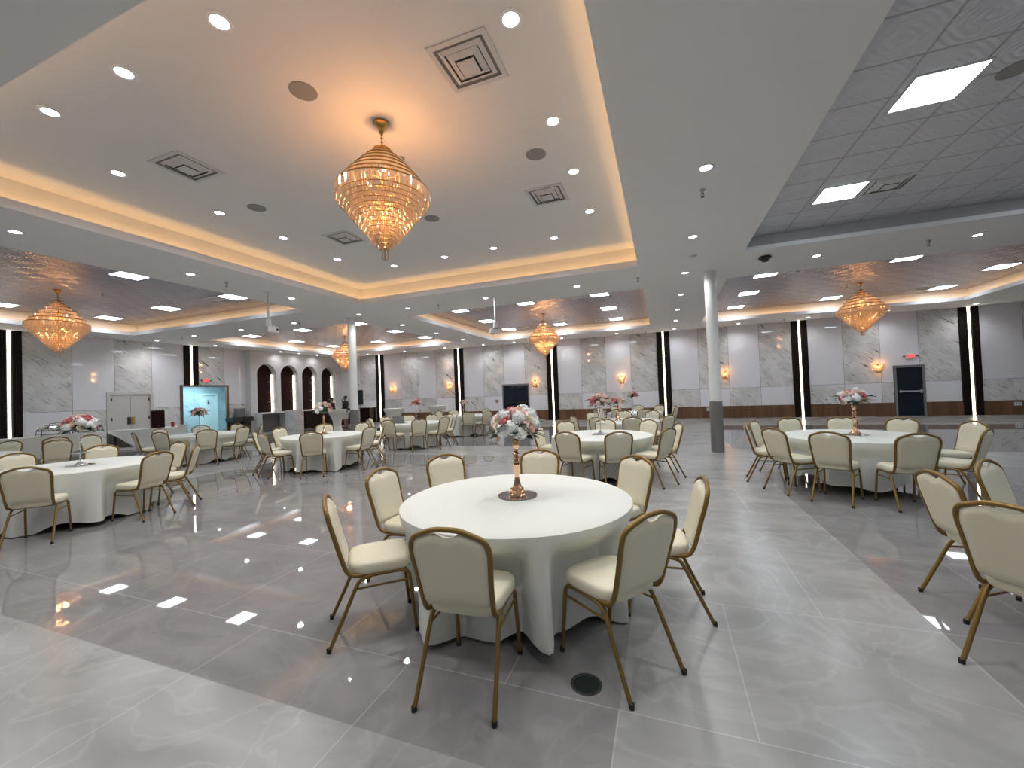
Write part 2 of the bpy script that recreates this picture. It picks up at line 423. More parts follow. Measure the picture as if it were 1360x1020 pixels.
OPEN = (11.98, 14.05, 0., 2.42)
DOOR_L = (9.42, 10.80, 0., 2.12)
bm = B()
wall_faces(bm, XL, 1, -8., 15.05, 0, ZS, [OPEN, DOOR_L], 2)
ed = [(-8., .9, 0), (1.5, 2.75, 1), (2.75, 4., 0), (4., 5.25, 1), (5.25, 6.5, 0), (7.1, 8.36, 1), (8.36, 9.6, 0), (9.6, 10.86, 1), (10.86, 12.1, 0), (12.7, 13.92, 1), (13.92, 15.05, 0)]
for a, b, t in ed:
    hl = [(OPEN[0] - .06, OPEN[1] + .06, 0, OPEN[3] + .06), (DOOR_L[0] - .085, DOOR_L[1] + .085, 0, DOOR_L[3] + .075)]
    wall_faces(bm, XL + .012, 1, a + G, b - G, 1.50 + G, ZS, hl, t)
    wall_faces(bm, XL + .012, 1, a + G, b - G, 0., 1.50 - G, hl, 1 - t)
struct(obj('wall_left', bm, [M['white_panel'], M['marble'], M['seam']]))
# corridor behind the opening
bm = B(); XC = -22.5
quad(bm, [(XC, 11.0, 0), (XC, 15.6, 0), (XC, 15.6, 2.6), (XC, 11.0, 2.6)])
quad(bm, [(XC, 15.6, 0), (XL, 15.6, 0), (XL, 15.6, 2.6), (XC, 15.6, 2.6)])
quad(bm, [(XC, 11.0, 0), (XL, 11.0, 0), (XL, 11.0, 2.6), (XC, 11.0, 2.6)])
quad(bm, [(XC, 11.0, 2.6), (XL, 11.0, 2.6), (XL, 15.6, 2.6), (XC, 15.6, 2.6)])
quad(bm, [(XL - .02, 11.0, 0), (XL - .02, OPEN[0], 0), (XL - .02, OPEN[0], 2.6), (XL - .02, 11.0, 2.6)])
quad(bm, [(XL - .02, OPEN[1], 0), (XL - .02, 15.6, 0), (XL - .02, 15.6, 2.6), (XL - .02, OPEN[1], 2.6)])
struct(obj('wall_corridor', bm, M['blue_marble']))
bm = B()
for y in (OPEN[0], OPEN[1]): box(bm, XL - .06, XL + .05, y - .05, y + .05, 0, OPEN[3] - .02)
box(bm, XL - .06, XL + .05, OPEN[0] - .05, OPEN[1] + .05, OPEN[3] - .02, OPEN[3] + .06)
struct(obj('trim_1', bm, M['brown_wood']))

# side and near walls (behind the camera)
bm = B(); quad(bm, [(XR, -8, 0), (XR, YB, 0), (XR, YB, ZS), (XR, -8, ZS)]); struct(obj('wall_right', bm, M['white_panel']))
bm = B(); quad(bm, [(XL, YN, 0), (XR, YN, 0), (XR, YN, ZS), (XL, YN, ZS)]); struct(obj('wall_front', bm, M['white_panel']))

# wainscot
bm = B()
segs = [(-16.6, DOOR_B[0][0] - .06), (DOOR_B[0][1] + .06, DOOR_B[1][0] - .06), (DOOR_B[1][1] + .06, XR)]
for a, b in segs:
    cuts = [a] + [v for c in PILX if a < c < b for v in (c - .3, c + .3)] + [b]
    for q in range(0, len(cuts), 2):
        if cuts[q + 1] - cuts[q] > .05: box(bm, cuts[q], cuts[q + 1], YB - .05, YB - .013, 0., .56)
struct(obj('baseboard_back', bm, M['brown_wood']))

# pilasters : two fluted walnut boards with a light strip between
def pilaster(name, w, z0, along_x, loc, rz, label, group):
    t = thing(name, label, 'pilaster', loc, rz, group)
    for s in (-1, 1):
        bm = B(); a, b = (.055, w) if s > 0 else (-w, -.055)
        box(bm, a, b, 0, .05, z0, ZS)
        n = 4
        for q in range(n):
            c = a + (b - a) * (q + .5) / n
            box(bm, c - (b - a) / n * .33, c + (b - a) / n * .33, -.02, 0.001, z0, ZS)
        obj('walnut_board', bm, M['dark_wood'], t)
    bm = B(); box(bm, -.026, .026, -.012, .03, z0 + .01, ZS - .01); obj('light_strip', bm, M['led_white'], t)
    return t
names = ['first dark fluted pilaster of the back wall, beside the bar', 'second dark pilaster from the bar on the back wall', 'dark pilaster just right of the back double door',
         'dark pilaster on the back wall behind the central table row', 'dark pilaster right of the round column, near the single exit door', 'dark pilaster on the back wall right of the single exit door', None]
for x, l in zip(PILX, names):
    if l: pilaster('wall_pilaster', .30, 0, True, (x, YB - .063, 0), 0, l, 'lit pilasters along the walls')
pilaster('wall_pilaster', .30, 0, False, (XL + .063, 6.8, 0), pi / 2, 'dark pilaster with light strip at the left frame edge', 'lit pilasters along the walls')
pilaster('wall_pilaster', .30, OPEN[3] + .07, False, (XL + .063, 12.4, 0), pi / 2, 'short dark pilaster above the blue restroom corridor opening', 'lit pilasters along the walls')

# ------------------------------------------------------------------ doors
def leaf(bm, a, b, z0, z1, t=.045): box(bm, a, b, 0, t, z0, z1, bev=.004)
d = bpy.data.objects.new('door_1', None); link(d); d.location = (-7.75, YB - .005, 0); struct(d)
for s in (-1, 1):
    bm = B(); leaf(bm, .004 if s > 0 else -.73, .73 if s > 0 else -.004, .01, 1.95); lf = obj('door_leaf', bm, M['navy'], d)
    bm = B(); box(bm, s * .20 - .14, s * .20 + .14, -.03, 0, 1.84, 1.90); obj('door_closer', bm, M['steel_dark'], lf)
    bm = B(); box(bm, min(s * .1, s * .65), max(s * .1, s * .65), -.05, -.01, .98, 1.03); obj('push_bar', bm, M['steel_dark'], lf)
bm = B()
for a, b, c, e in ((-.80, -.735, 0, 1.955), (.735, .80, 0, 1.955), (-.80, .80, 1.955, 2.03)): box(bm, a, b, -.03, .03, c, e)
obj('door_frame', bm, M['grey_plastic'], d)
d = bpy.data.objects.new('door_2', None); link(d); d.location = (9.56, YB - .005, 0); struct(d)
bm = B(); leaf(bm, -.42, .42, .01, 2.0); lf = obj('door_leaf', bm, M['navy'], d)
bm = B(); box(bm, -.33, .36, -.07, -.035, .99, 1.05, bev=.006); box(bm, .30, .40, -.06, 0, .95, 1.09); box(bm, -.36, -.28, -.06, 0, .97, 1.07); obj('push_bar', bm, M['chrome'], lf)
bm = B()
for a, b, c, e in ((-.50, -.425, 0, 2.005), (.425, .50, 0, 2.005), (-.50, .50, 2.005, 2.09)): box(bm, a, b, -.045, .03, c, e)
obj('door_frame', bm, M['grey_plastic'], d)
d = bpy.data.objects.new('door_3', None); link(d); d.location = (XL + .005, 10.11, 0); d.rotation_euler = (0, 0, pi / 2); struct(d)
for s in (-1, 1):
    bm = B(); leaf(bm, .004 if s > 0 else -.655, .655 if s > 0 else -.004, .01, 2.08); lf = obj('door_leaf', bm, M['door_cream'], d)
    for z in (.3, 1.1, 1.88):
        bm = B(); box(bm, s * .62 - .02, s * .62 + .02, -.02, .0, z - .06, z + .06); obj('hinge', bm, M['steel_dark'], lf)
    bm = B(); box(bm, *((.02, .12) if s > 0 else (-.12, -.02)), -.03, 0, .86, 1.16, bev=.004)
    obj('push_plate', bm, M['brass'] if s > 0 else M['steel_dark'], lf)
bm = B()
for a, b, c, e in ((-.78, -.665, 0, 2.085), (.665, .78, 0, 2.085), (-.78, .78, 2.085, 2.20)): box(bm, a, b, -.04, .03, c, e)
obj('door_frame', bm, M['door_cream'], d)
d = bpy.data.objects.new('door_4', None); link(d); d.location = (XC + .01, 14.42, 0); d.rotation_euler = (0, 0, pi / 2); struct(d)
bm = B(); leaf(bm, -.36, .36, .01, 2.02); lf = obj('door_leaf', bm, M['white_paint'], d)
bm = B()
for a, b, c, e in ((-.47, -.365, 0, 2.025), (.365, .47, 0, 2.025), (-.47, .47, 2.025, 2.13)): box(bm, a, b, -.05, .03, c, e)
obj('door_frame', bm, M['white_paint'], d)
bm = B(); tube(bm, [(-.28, -.05, .9), (-.28, -.05, 1.2)], .015); obj('door_handle', bm, M['steel_dark'], lf)
bm = B()
box(bm, -.10, .10, -.012, -.001, 1.50, 1.80)
sg = obj('restroom_sign', bm, M['white_plastic'], lf)
bm = B(); lathe(bm, [(0, 0), (.03, 0), (.03, .004), (0, .004)], 16); bmesh.ops.rotate(bm, verts=bm.verts, cent=(0, 0, 0), matrix=Matrix.Rotation(pi / 2, 3, 'X')); bmesh.ops.translate(bm, verts=bm.verts, vec=(0, -.013, 1.745))
quad(bm, [(-.025, -.016, 1.70), (.025, -.016, 1.70), (.06, -.016, 1.60), (-.06, -.016, 1.60)]); box(bm, -.028, -.006, -.017, -.013, 1.53, 1.60); box(bm, .006, .028, -.017, -.013, 1.53, 1.60)
obj('woman_pictogram', bm, M['black'], sg)

# exit signs
def exit_sign(loc, rz, label):
    t = thing('exit_sign', label, 'sign', loc, rz, 'red exit signs')
    bm = B(); box(bm, -.15, .15, -.045, 0, -.095, .095, bev=.008); obj('housing', bm, M['white_plastic'], t)
    cu = bpy.data.curves.new('exit_letters', 'FONT'); cu.body = 'EXIT'; cu.size = .15; cu.align_x = 'CENTER'; cu.align_y = 'CENTER'; cu.extrude = .003
    tmp = bpy.data.objects.new('tmp', cu); COL.objects.link(tmp)
    dg = bpy.context.evaluated_depsgraph_get(); me = bpy.data.meshes.new_from_object(tmp.evaluated_get(dg)); bpy.data.objects.remove(tmp)
    me.transform(Matrix.Translation((0, -.053, 0)) @ Matrix.Rotation(pi / 2, 4, 'X'))
    me.materials.clear(); me.materials.append(M['white_plastic'])
    link(bpy.data.objects.new('letters', me), t)
    bm = B(); box(bm, -.135, .135, -.050, -.044, -.08, .08); obj('lit_face', bm, M['exit_red'], t)
    for s in (-1, 1):
        bm = B(); tube(bm, [(s * .15, -.03, 0), (s * .20, -.04, 0), (s * .23, -.09, 0)], [.015, .02, .045], 10); obj('emergency_lamp', bm, M['grey_plastic'], t)
exit_sign((9.62, YB - .013, 2.46), 0, 'red EXIT sign above the single navy door')
exit_sign((XL + .013, 13.02, 2.69), pi / 2, 'red EXIT sign above the blue restroom corridor opening')

# ------------------------------------------------------------------ arch wall and bar
AR = [(15.36, 16.50), (16.78, 17.93), (18.22, 19.34), (19.68, 20.82)]
bm = B(); ZB, ZSP, ZAP, DP = 1.0, 3.05, 3.62, .34
def arch_pts(a, b, n=9):
    c, w = (a + b) / 2, (b - a) / 2; L_ = []
    for q in range(n + 1):
        t = q / n; L_.append((a + w * (1 - cos(t * pi / 2)) ** .92, ZSP + (ZAP - ZSP) * sin(t * pi / 2)))
    R_ = [(2 * c - y, z) for y, z in reversed(L_[:-1])]
    return [(a, ZB)] + L_ + R_ + [(b, ZB)]
ys = 15.0
for a, b in AR:
    quad(bm, [(XA, ys, 0), (XA, a, 0), (XA, a, ZS), (XA, ys, ZS)])
    quad(bm, [(XA, a, 0), (XA, b, 0), (XA, b, ZB), (XA, a, ZB)])
    P = arch_pts(a, b)
    for (y0, z0), (y1, z1) in zip(P, P[1:]):
        if abs(y1 - y0) > 1e-6: quad(bm, [(XA, y0, z0), (XA, y1, z1), (XA, y1, ZS), (XA, y0, ZS)])
        quad(bm, [(XA, y0, z0), (XA, y1, z1), (XA - DP, y1, z1), (XA - DP, y0, z0)])
    quad(bm, [(XA, a, ZB), (XA, b, ZB), (XA - DP, b, ZB), (XA - DP, a, ZB)])
    ys = b
quad(bm, [(XA, ys, 0), (XA, YB, 0), (XA, YB, ZS), (XA, ys, ZS)])
quad(bm, [(XA, 15., 0), (XL - .1, 15., 0), (XL - .1, 15., ZS), (XA, 15., ZS)])
bmesh.ops.remove_doubles(bm, verts=bm.verts, dist=1e-4)
struct(obj('wall_arches', bm, M['plaster']))
for (a, b), nm in zip(AR, ('first arched wall niche, nearest the blue corridor opening', 'second arched wall niche from the blue corridor opening', 'third arched wall niche, left of the last one', 'last arched wall niche, closest to the back wall')):
    t = thing('arched_niche', nm, 'niche', (XA - DP, (a + b) / 2, ZB), 0, 'lit arched niches behind the bar')
    w = (b - a) / 2
    bm = B(); box(bm, -.02, .0, -w, w, 0, ZAP - ZB); obj('back_panel', bm, M['maroon'], t)
    bm = B(); box(bm, .006, .026, w - .066, w - .03, .02, 2.05); obj('light_strip', bm, M['led_white'], t)
    for z in (.55, 1.1, 1.65):
        bm = B(); box(bm, .02, DP - .02, w - .30, w - .004, z, z + .015); obj('glass_shelf', bm, M['glass_clear'], t)

def counter(name, label, cat, x0, x1, y0, y1, h, front, top, over=.04, toe=.0):
    t = thing(name, label, cat, ((x0 + x1) / 2, (y0 + y1) / 2, 0)); a, b = (x1 - x0) / 2, (y1 - y0) / 2
    bm = B(); box(bm, -a, a, -b, b, 0, h - .06); obj('front_panel', bm, front, t)
    bm = B(); box(bm, -a - over, a + over, -b - over, b + over, h - .06, h, bev=.006); obj('countertop', bm, top, t)
    return t
# wash counter under the first arches : open knee space
t = thing('wash_counter', 'white counter with open recess under the first two arches', 'counter', (-19.78, 16.2, 0))
bm = B(); box(bm, -.30, .22, -1.05, 1.05, .93, 1.0, bev=.006); obj('countertop', bm, M['white_paint'], t)
bm = B(); bm.free()
for q in ((-1.05, -.98), (.40, .48), (.98, 1.05)):
    bm = B(); box(bm, -.30, .18, q[0], q[1], 0, .93); obj('side_panel', bm, M['plaster'], t)
bm = B(); box(bm, -.30, -.26, -.98, .98, 0, .93); obj('recess_panel', bm, M['grey_plastic'], t)
counter('bar_counter', 'dark walnut bar with white top running along the arches', 'bar', -18.75, -18.30, 16.75, 20.2, 1.04, M['bar_wood'], M['white_paint'])
t = thing('marble_bar_end', 'veined white marble block closing the near end of the bar', 'bar', (-18.62, 16.42, 0))
bm = B(); box(bm, -.50, .32, -.22, .22, 0, 1.08, bev=.006); obj('marble_block', bm, M['marble'], t)
counter('back_bar', 'dark bar counter against the back wall beside the first pilaster', 'bar', -18.1, -17.35, 20.75, 21.33, 1.02, M['bar_wood'], M['white_paint'])
t = thing('wall_screen', 'dark upright screen on the back wall left of the bar pilaster', 'screen', (-18.62, YB - .013, 1.62))
bm = B(); box(bm, -.26, .26, -.06, 0, -.48, .48, bev=.006); obj('frame', bm, M['black'], t)
bm = B(); box(bm, -.235, .235, -.064, -.058, -.455, .455); obj('display', bm, mat('dark_screen', (.01, .018, .02), .12), t)
t = thing('security_camera', 'small dark camera on the back wall above the dark screen', 'camera', (-18.72, YB - .013, 2.46))
bm = B(); box(bm, -.04, .04, -.03, 0, -.04, .04); obj('mount', bm, M['black'], t)
bm = B(); tube(bm, [(0, -.03, 0), (.02, -.10, -.01), (.05, -.24, -.05)], [.02, .05, .05], 10); obj('camera_body', bm, M['grey_plastic'], t)
# wash station
t = thing('wash_station', 'dark grey basin stand with grey dispenser box by the blue corridor', 'sink', (-20.16, 14.44, 0))
for y, nm in ((-.29, 'basin'), (.26, 'basin')):
    bm = B(); box(bm, -.30, .30, y - .25, y + .25, .62, .84, bev=.02)
    lathe(bm, [(.0, .0), (.17, .0), (.21, .62)], 18, (0, y, 0)); obj(nm, bm, M['steel_dark'], t)
bm = B(); box(bm, -.28, -.02, -.12, .32, .845, 1.28, bev=.02); obj('dispenser_box', bm, M['grey_plastic'], t)
bm = B(); tube(bm, smooth_path([(-.1, -.36, .84), (-.1, -.36, 1.05), (.0, -.36, 1.12), (.08, -.36, 1.05)]), .012); obj('tap', bm, M['chrome'], t)

# small wall devices
for x, z, l in ((-17.45 * .973, 1.11, 'small red fire alarm on the back wall just left of the bar pilaster'), (-8.91, 1.11, 'small red fire alarm left of the back double door')):
    t = thing('fire_alarm', l, 'alarm', (x, YB - .013, z), 0, 'red fire alarms')
    bm = B(); box(bm, -.06, .06, -.05, 0, -.08, .08, bev=.01); obj('alarm_body', bm, M['red'], t)
    bm = B(); box(bm, -.04, .04, -.06, -.049, -.02, .02); obj('pull_handle', bm, M['white_plastic'], t)
for x, l in ((2.04, 'white outlet on the wood wainscot left of the round column'), (12.76, 'white outlet on the wood wainscot at the right frame edge')):
    t = thing('wall_outlet', l, 'outlet', (x, YB - .051, .42), 0, 'white wall outlets')
    bm = B(); box(bm, -.11, .11, -.012, 0, -.07, .07, bev=.005); obj('cover_plate', bm, M['white_plastic'], t)
    for s in (-1, 1):
        bm = B(); box(bm, s * .05 - .02, s * .05 + .02, -.014, -.011, -.03, .03); obj('socket', bm, M['grey_plastic'], t)

# ------------------------------------------------------------------ columns
for x, y, l in ((1.17, 10.72, 'round white column with grey metal base guard, right of the central table row'), (-9.76, 10.92, 'round white column with grey guard behind the table before the arches')):
    t = thing('support_column', l, 'column', (x, y, 0), 0, 'round white columns'); t['kind'] = 'thing'
    bm = B(); lathe(bm, [(.128, 0), (.128, ZS)], 32); obj('shaft', bm, M['white_paint'], t, True)
    bm = B(); lathe(bm, [(.128, 0), (.142, 0), (.142, 1.20), (.129, 1.20)], 32); obj('base_guard', bm, M['grey_guard'], t, True)
t = thing('floor_box', 'round dark floor socket lid beside the foreground tablecloth', 'floor box', (-.455, 2.205, 0))
bm = B(); lathe(bm, [(.085, 0), (.085, .003), (.072, .004), (.070, .002)], 40); obj('rim', bm, M['steel_dark'], t, True)
bm = B(); lathe(bm, [(.070, .001), (.070, .0025), (.0, .003)], 40); obj('lid', bm, M['floorbox'], t, True)

# ------------------------------------------------------------------ banquet chair (faces +y, origin on the floor)
HOOP = [(.150, -.015, .440), (.185, -.085, .436), (.192, -.165, .445), (.193, -.205, .485), (.197, -.236, .58), (.205, -.268, .70), (.213, -.292, .79), (.209, -.305, .845),
        (.184, -.316, .882), (.130, -.323, .906), (.070, -.329, .926), (0, -.331, .931)]
def lean_y(z):
    P = [(p[2], p[1]) for p in HOOP[3:]]
    for (z0, y0), (z1, y1) in zip(P, P[1:]):
        if z <= z1: return y0 + (y1 - y0) * max(0, (z - z0)) / (z1 - z0 + 1e-9)
    return P[-1][1]
def half_w(z):
    P = [(p[2], p[0]) for p in HOOP[3:]]
    for (z0, x0), (z1, x1) in zip(P, P[1:]):
        if z <= z1: return x0 + (x1 - x0) * max(0, (z - z0)) / (z1 - z0 + 1e-9)
    return 0
def top_z(x):
    P = sorted((p[0], p[2]) for p in HOOP[6:])
    x = abs(x)
    for (x0, z0), (x1, z1) in zip(P, P[1:]):
        if x <= x1: return z0 + (z1 - z0) * (x - x0) / (x1 - x0 + 1e-9)
    return P[-1][1]

def back_cushion():
    bm = B(); nu, nv = 18, 16; z0 = .500
    def pt(u, v, s):
        # u -1..1 across, v 0..1 up
        zt = top_z(u * .185) - .016
        if abs(u) < .42: zt -= .030 * (cos(u / .42 * pi) + 1) / 2      # hand-hold scoop at the top
        z = z0 + (zt - z0) * v
        hw = min(half_w(min(z, .84)), .213) - .010
        if v > .72: hw = min(hw, .207) - .012 * ((v - .72) / .28) ** 2
        if v < .06: hw -= .012 * (1 - v / .06)
        x = u * hw
        e = (1 - abs(u) ** 6) * (1 - abs(2 * v - 1) ** 10)
        th = .008 + .019 * max(e, 0) ** .45
        y = lean_y(z) + s * th + .002
        return (x, y, z)
    g = {}
    for s in (-1, 1):
        for i in range(nu + 1):
            for j in range(nv + 1): g[s, i, j] = bm.verts.new(pt(-1 + 2 * i / nu, j / nv, s))
        for i in range(nu):
            for j in range(nv): bm.faces.new((g[s, i, j], g[s, i + 1, j], g[s, i + 1, j + 1], g[s, i, j + 1]))
    for i in range(nu):
        for j in (0, nv): bm.faces.new((g[-1, i, j], g[-1, i + 1, j], g[1, i + 1, j], g[1, i, j]))
    for j in range(nv):
        for i in (0, nu): bm.faces.new((g[-1, i, j], g[-1, i, j + 1], g[1, i, j + 1], g[1, i, j]))
    return bm

def seat_cushion():
    bm = B(); n = 40; rings = []
    prof = [(.0, .436), (.95, .436), (.99, .444), (1.005, .462), (1.0, .484), (.985, .499), (.94, .509), (.85, .514), (.5, .518), (0, .520)]
    for s, z in prof:
        if s == 0: rings.append([bm.verts.new((0, .01, z))]); continue
        r = []
        for k in range(n):
            a = 2 * pi * k / n; e = .42
            x = abs(cos(a)) ** e * (1 if cos(a) >= 0 else -1); y = abs(sin(a)) ** e * (1 if sin(a) >= 0 else -1)
            w = .198 + .018 * (y * .5 + .5)
            r.append(bm.verts.new((x * w * s, .012 + y * .205 * s, z)))
        rings.append(r)
    for a, b in zip(rings, rings[1:]):
        for k in range(n):
            k2 = (k + 1) % n
            if len(a) == 1: bm.faces.new((a[0], b[k2], b[k]))
            elif len(b) == 1: bm.faces.new((a[k], a[k2], b[0]))
            else: bm.faces.new((a[k], a[k2], b[k2], b[k]))
    return bm

def make_chair():
    t = thing('banquet_chair', '-', 'chair')
    obj('seat', seat_cushion(), M['vinyl'], t, True)
    obj('backrest', back_cushion(), M['vinyl'], t, True)
    bm = B(); half = [Vector(p) for p in HOOP]
    pts = smooth_path([(-p.x, p.y, p.z) for p in half] + list(reversed([tuple(p) for p in half[:-1]])), 4)
    tube(bm, pts, .0150, 10, .92); obj('back_frame', bm, M['gold'], t, True)
    bm = B()
    for s in (-1, 1): tube(bm, [(s * .182, -.10, .424), (s * .188, .16, .424)], .012, 8)
    tube(bm, [(-.182, -.095, .424), (.182, -.095, .424)], .010, 8); tube(bm, [(-.185, .15, .424), (.185, .15, .424)], .010, 8)
    obj('seat_frame', bm, M['gold'], t, True)
    for s in (-1, 1):
        for rear in (0, 1):
            c = [(s * .186, .02, .424), (s * .188, -.06, .422), (s * .190, -.115, .405), (s * .195, -.15, .36), (s * .203, -.215, .22), (s * .214, -.318, .004)] if rear else \
                [(s * .186, .06, .424), (s * .188, .145, .422), (s * .190, .185, .40), (s * .192, .196, .36), (s * .197, .212, .20), (s * .202, .232, .004)]
            bm = B(); tube(bm, smooth_path(c, 4), .0125, 10); lg = obj('leg', bm, M['gold'], t, True)
            e = Vector(c[-1]); bm = B(); lathe(bm, [(0, -.004), (.0145, -.004), (.0150, .022), (.013, .024)], 10, e); obj('glide', bm, M['rubber'], lg, True)
        bm = B(); tube(bm, [(s * .195, -.152, .355), (s * .193, .195, .355)], .0075, 8); obj('stretcher', bm, M['gold'], t, True)
    return t
CHAIR = make_chair()
used = [0]
def place_chair(x, y, face, label, group):
    loc, rz = (x, y, 0), face - pi / 2
    if not used[0]:
        used[0] = 1; CHAIR.location = loc; CHAIR.rotation_euler = (0, 0, rz); tag(CHAIR, label, 'chair', group); return CHAIR
    return dup(CHAIR, loc, rz, label, group)

# ------------------------------------------------------------------ round tables
TABLES = {  # centre, description, [(angle of chair seen from the table centre, distance of its back)]
    'T1': ((-1.15, 3.08), 'the big foreground table', [(-85, 1.32), (-37, 1.35), (5, 1.41), (49, 1.36), (98, 1.36), (143, 1.44), (180, 1.33), (-138, 1.40)]),
    'T2': ((2.66, 7.55), 'the right-hand table', [(174, 1.42), (149, 1.38), (111, 1.40), (76, 1.40), (43, 1.42), (7, 1.52), (-40, 1.38), (-85, 1.46), (-119, 1.44), (-149, 1.40)]),
    'T3': ((-8.15, 3.40), 'the large table at left', [(-40, 1.50), (11, 1.40), (44, 1.42), (92, 1.36), (146, 1.36), (-172, 1.36)]),
    'T4': ((-12.75, 3.45), 'the table at the left frame edge', [(127, 1.36), (69, 1.40, 165), (115, 1.99, 165)]),
    'T5': ((-12.1, 7.6), 'the table before the blue corridor', [(-29, 1.40), (150, 1.34), (108, 1.36), (8, 1.38), (48, 1.40), (-165, 1.36), (-71, 1.38), (-108, 1.45)]),
    'T6': ((-7.6, 7.45), 'the table before the arches', [(-54, 1.40), (134, 1.34), (90, 1.36), (0, 1.38), (38, 1.40), (-101, 1.40), (-137, 1.42), (-178, 1.38)]),
    'T7': ((-7.45, 10.9), 'the laptop table', [(-48, 1.38), (-86, 1.38), (-160, 1.36), (-123, 1.40), (-12, 1.36), (60, 1.38), (24, 1.40), (95, 1.36), (130, 1.36), (166, 1.36)]),
    'T8': ((-7.35, 14.35), 'the farthest left-hand table', [(-58, 1.38), (-26, 1.38), (28, 1.40), (75, 1.36), (139, 1.36), (172, 1.36)]),
    'T9': ((-1.1, 7.57), 'the second middle-row table', [(-106, 1.32), (-70, 1.32), (-30, 1.36), (12, 1.40), (53, 1.36), (94, 1.36), (132, 1.36), (168, 1.36)]),
    'T10': ((-1.0, 10.85), 'the third middle-row table', [(-76, 1.36), (-34, 1.36), (94, 1.36), (-111, 1.36), (-147, 1.38), (58, 1.36), (135, 1.36)]),
    'T11': ((-.94, 14.4), 'the last middle-row table', [(-73, 1.36), (88, 1.36), (53, 1.36), (18, 1.40), (-18, 1.40), (123, 1.36), (158, 1.36), (-109, 1.36)]),
}
CLOTH = {'T1': 'ivory cloth reaching the floor on the big foreground table', 'T2': 'ivory cloth on the round table on the right, hem off the floor', 'T3': 'ivory cloth on the large round table at left',
         'T4': 'ivory cloth of the table cut by the left frame edge', 'T5': 'ivory cloth on the table before the blue corridor', 'T6': 'ivory cloth on the table before the arches',
         'T7': 'ivory cloth on the table holding the open laptop', 'T8': 'ivory cloth on the farthest left-hand table', 'T9': 'ivory cloth on the first table behind the foreground table',
         'T10': 'ivory cloth on the third table of the middle row', 'T11': 'ivory cloth on the last table of the middle row'}
HT, RT = .755, .90
def cloth_mesh(chairs, hem, seed):
    rnd = random.Random(seed); bm = B(); n = 168
    ph = [rnd.uniform(0, 6.28) for _ in range(4)]
    def fold(a, t):
        f = .5 * sin(9 * a + ph[0]) + .35 * sin(14 * a + ph[1]) + .25 * sin(5 * a + ph[2]) + .16 * sin(23 * a + ph[3] + 2 * t) + .10 * sin(37 * a - 3 * t)
        return f * .062 * t ** 1.1 + .024 * t
    chairs = [q[:2] for q in chairs if len(q) == 2]
    def push(a):
        """how far each tucked-in seat presses the cloth in at this angle"""
        w, r = 0, 9
        for ca, cr in chairs:
            d = abs((a - radians(ca) + pi) % (2 * pi) - pi)
            rr = cr - .335 - .245                       # front edge of the seat
            if d < .395:
                k = 1 if d < .265 else .5 + .5 * cos((d - .265) / .13 * pi)
                if k > w: w, r = k, rr
        return w, r
    rings = []
    m = 20
    rings.append([bm.verts.new((0, 0, HT))])
    for r in (.3, .6, .8, .88):
        rings.append([bm.verts.new((r * cos(2 * pi * k / n), r * sin(2 * pi * k / n), HT)) for k in range(n)])
    for j in range(m + 1):
        t = j / m; ring = []
        for k in range(n):
            a = 2 * pi * k / n
            hz = hem + .045 * sin(4 * a + ph[3]) - .03 * sin(9 * a + ph[0])
            z = HT - .012 - (HT - .012 - max(hz, .012)) * t
            r = RT + .008 + fold(a, t)
            w, rr = push(a)
            if w:
                zt = min(1, max(0, (HT - .045 - z) / .19)); zt = zt * zt * (3 - 2 * zt)
                tgt = min(r, rr - .022 - .02 * max(0, t - .4))
                r = r + (tgt - r) * w * zt
            ring.append(bm.verts.new((r * cos(a), r * sin(a), z)))
        rings.append(ring)
    for a, b in zip(rings, rings[1:]):
        for k in range(n):
            k2 = (k + 1) % n
            if len(a) == 1: bm.faces.new((a[0], b[k], b[k2]))
            else: bm.faces.new((a[k], b[k], b[k2], a[k2]))
    return bm

def make_table():
    t = thing('banquet_table', '-', 'table')
    bm = B(); lathe(bm, [(0, HT - .030), (RT - .04, HT - .030), (RT - .03, HT - .022), (RT - .03, HT - .008), (RT - .04, HT - .004), (0, HT - .004)], 64); obj('tabletop', bm, M['ply'], t)
    for sx in (-1, 1):
        bm = B()
        for sy in (-1, 1): tube(bm, smooth_path([(sx * .30, sy * .22, HT - .032), (sx * .34, sy * .26, .4), (sx * .38, sy * .30, .006)], 3), .014, 8)
        tube(bm, [(sx * .345, -.265, .36), (sx * .345, .265, .36)], .011, 8); tube(bm, [(sx * .345, 0, .36), (sx * .05, 0, HT - .05)], .009, 8)
        obj('folding_leg', bm, M['steel_dark'], t, True)
    return t
TABLE0 = make_table(); tfirst = [1]

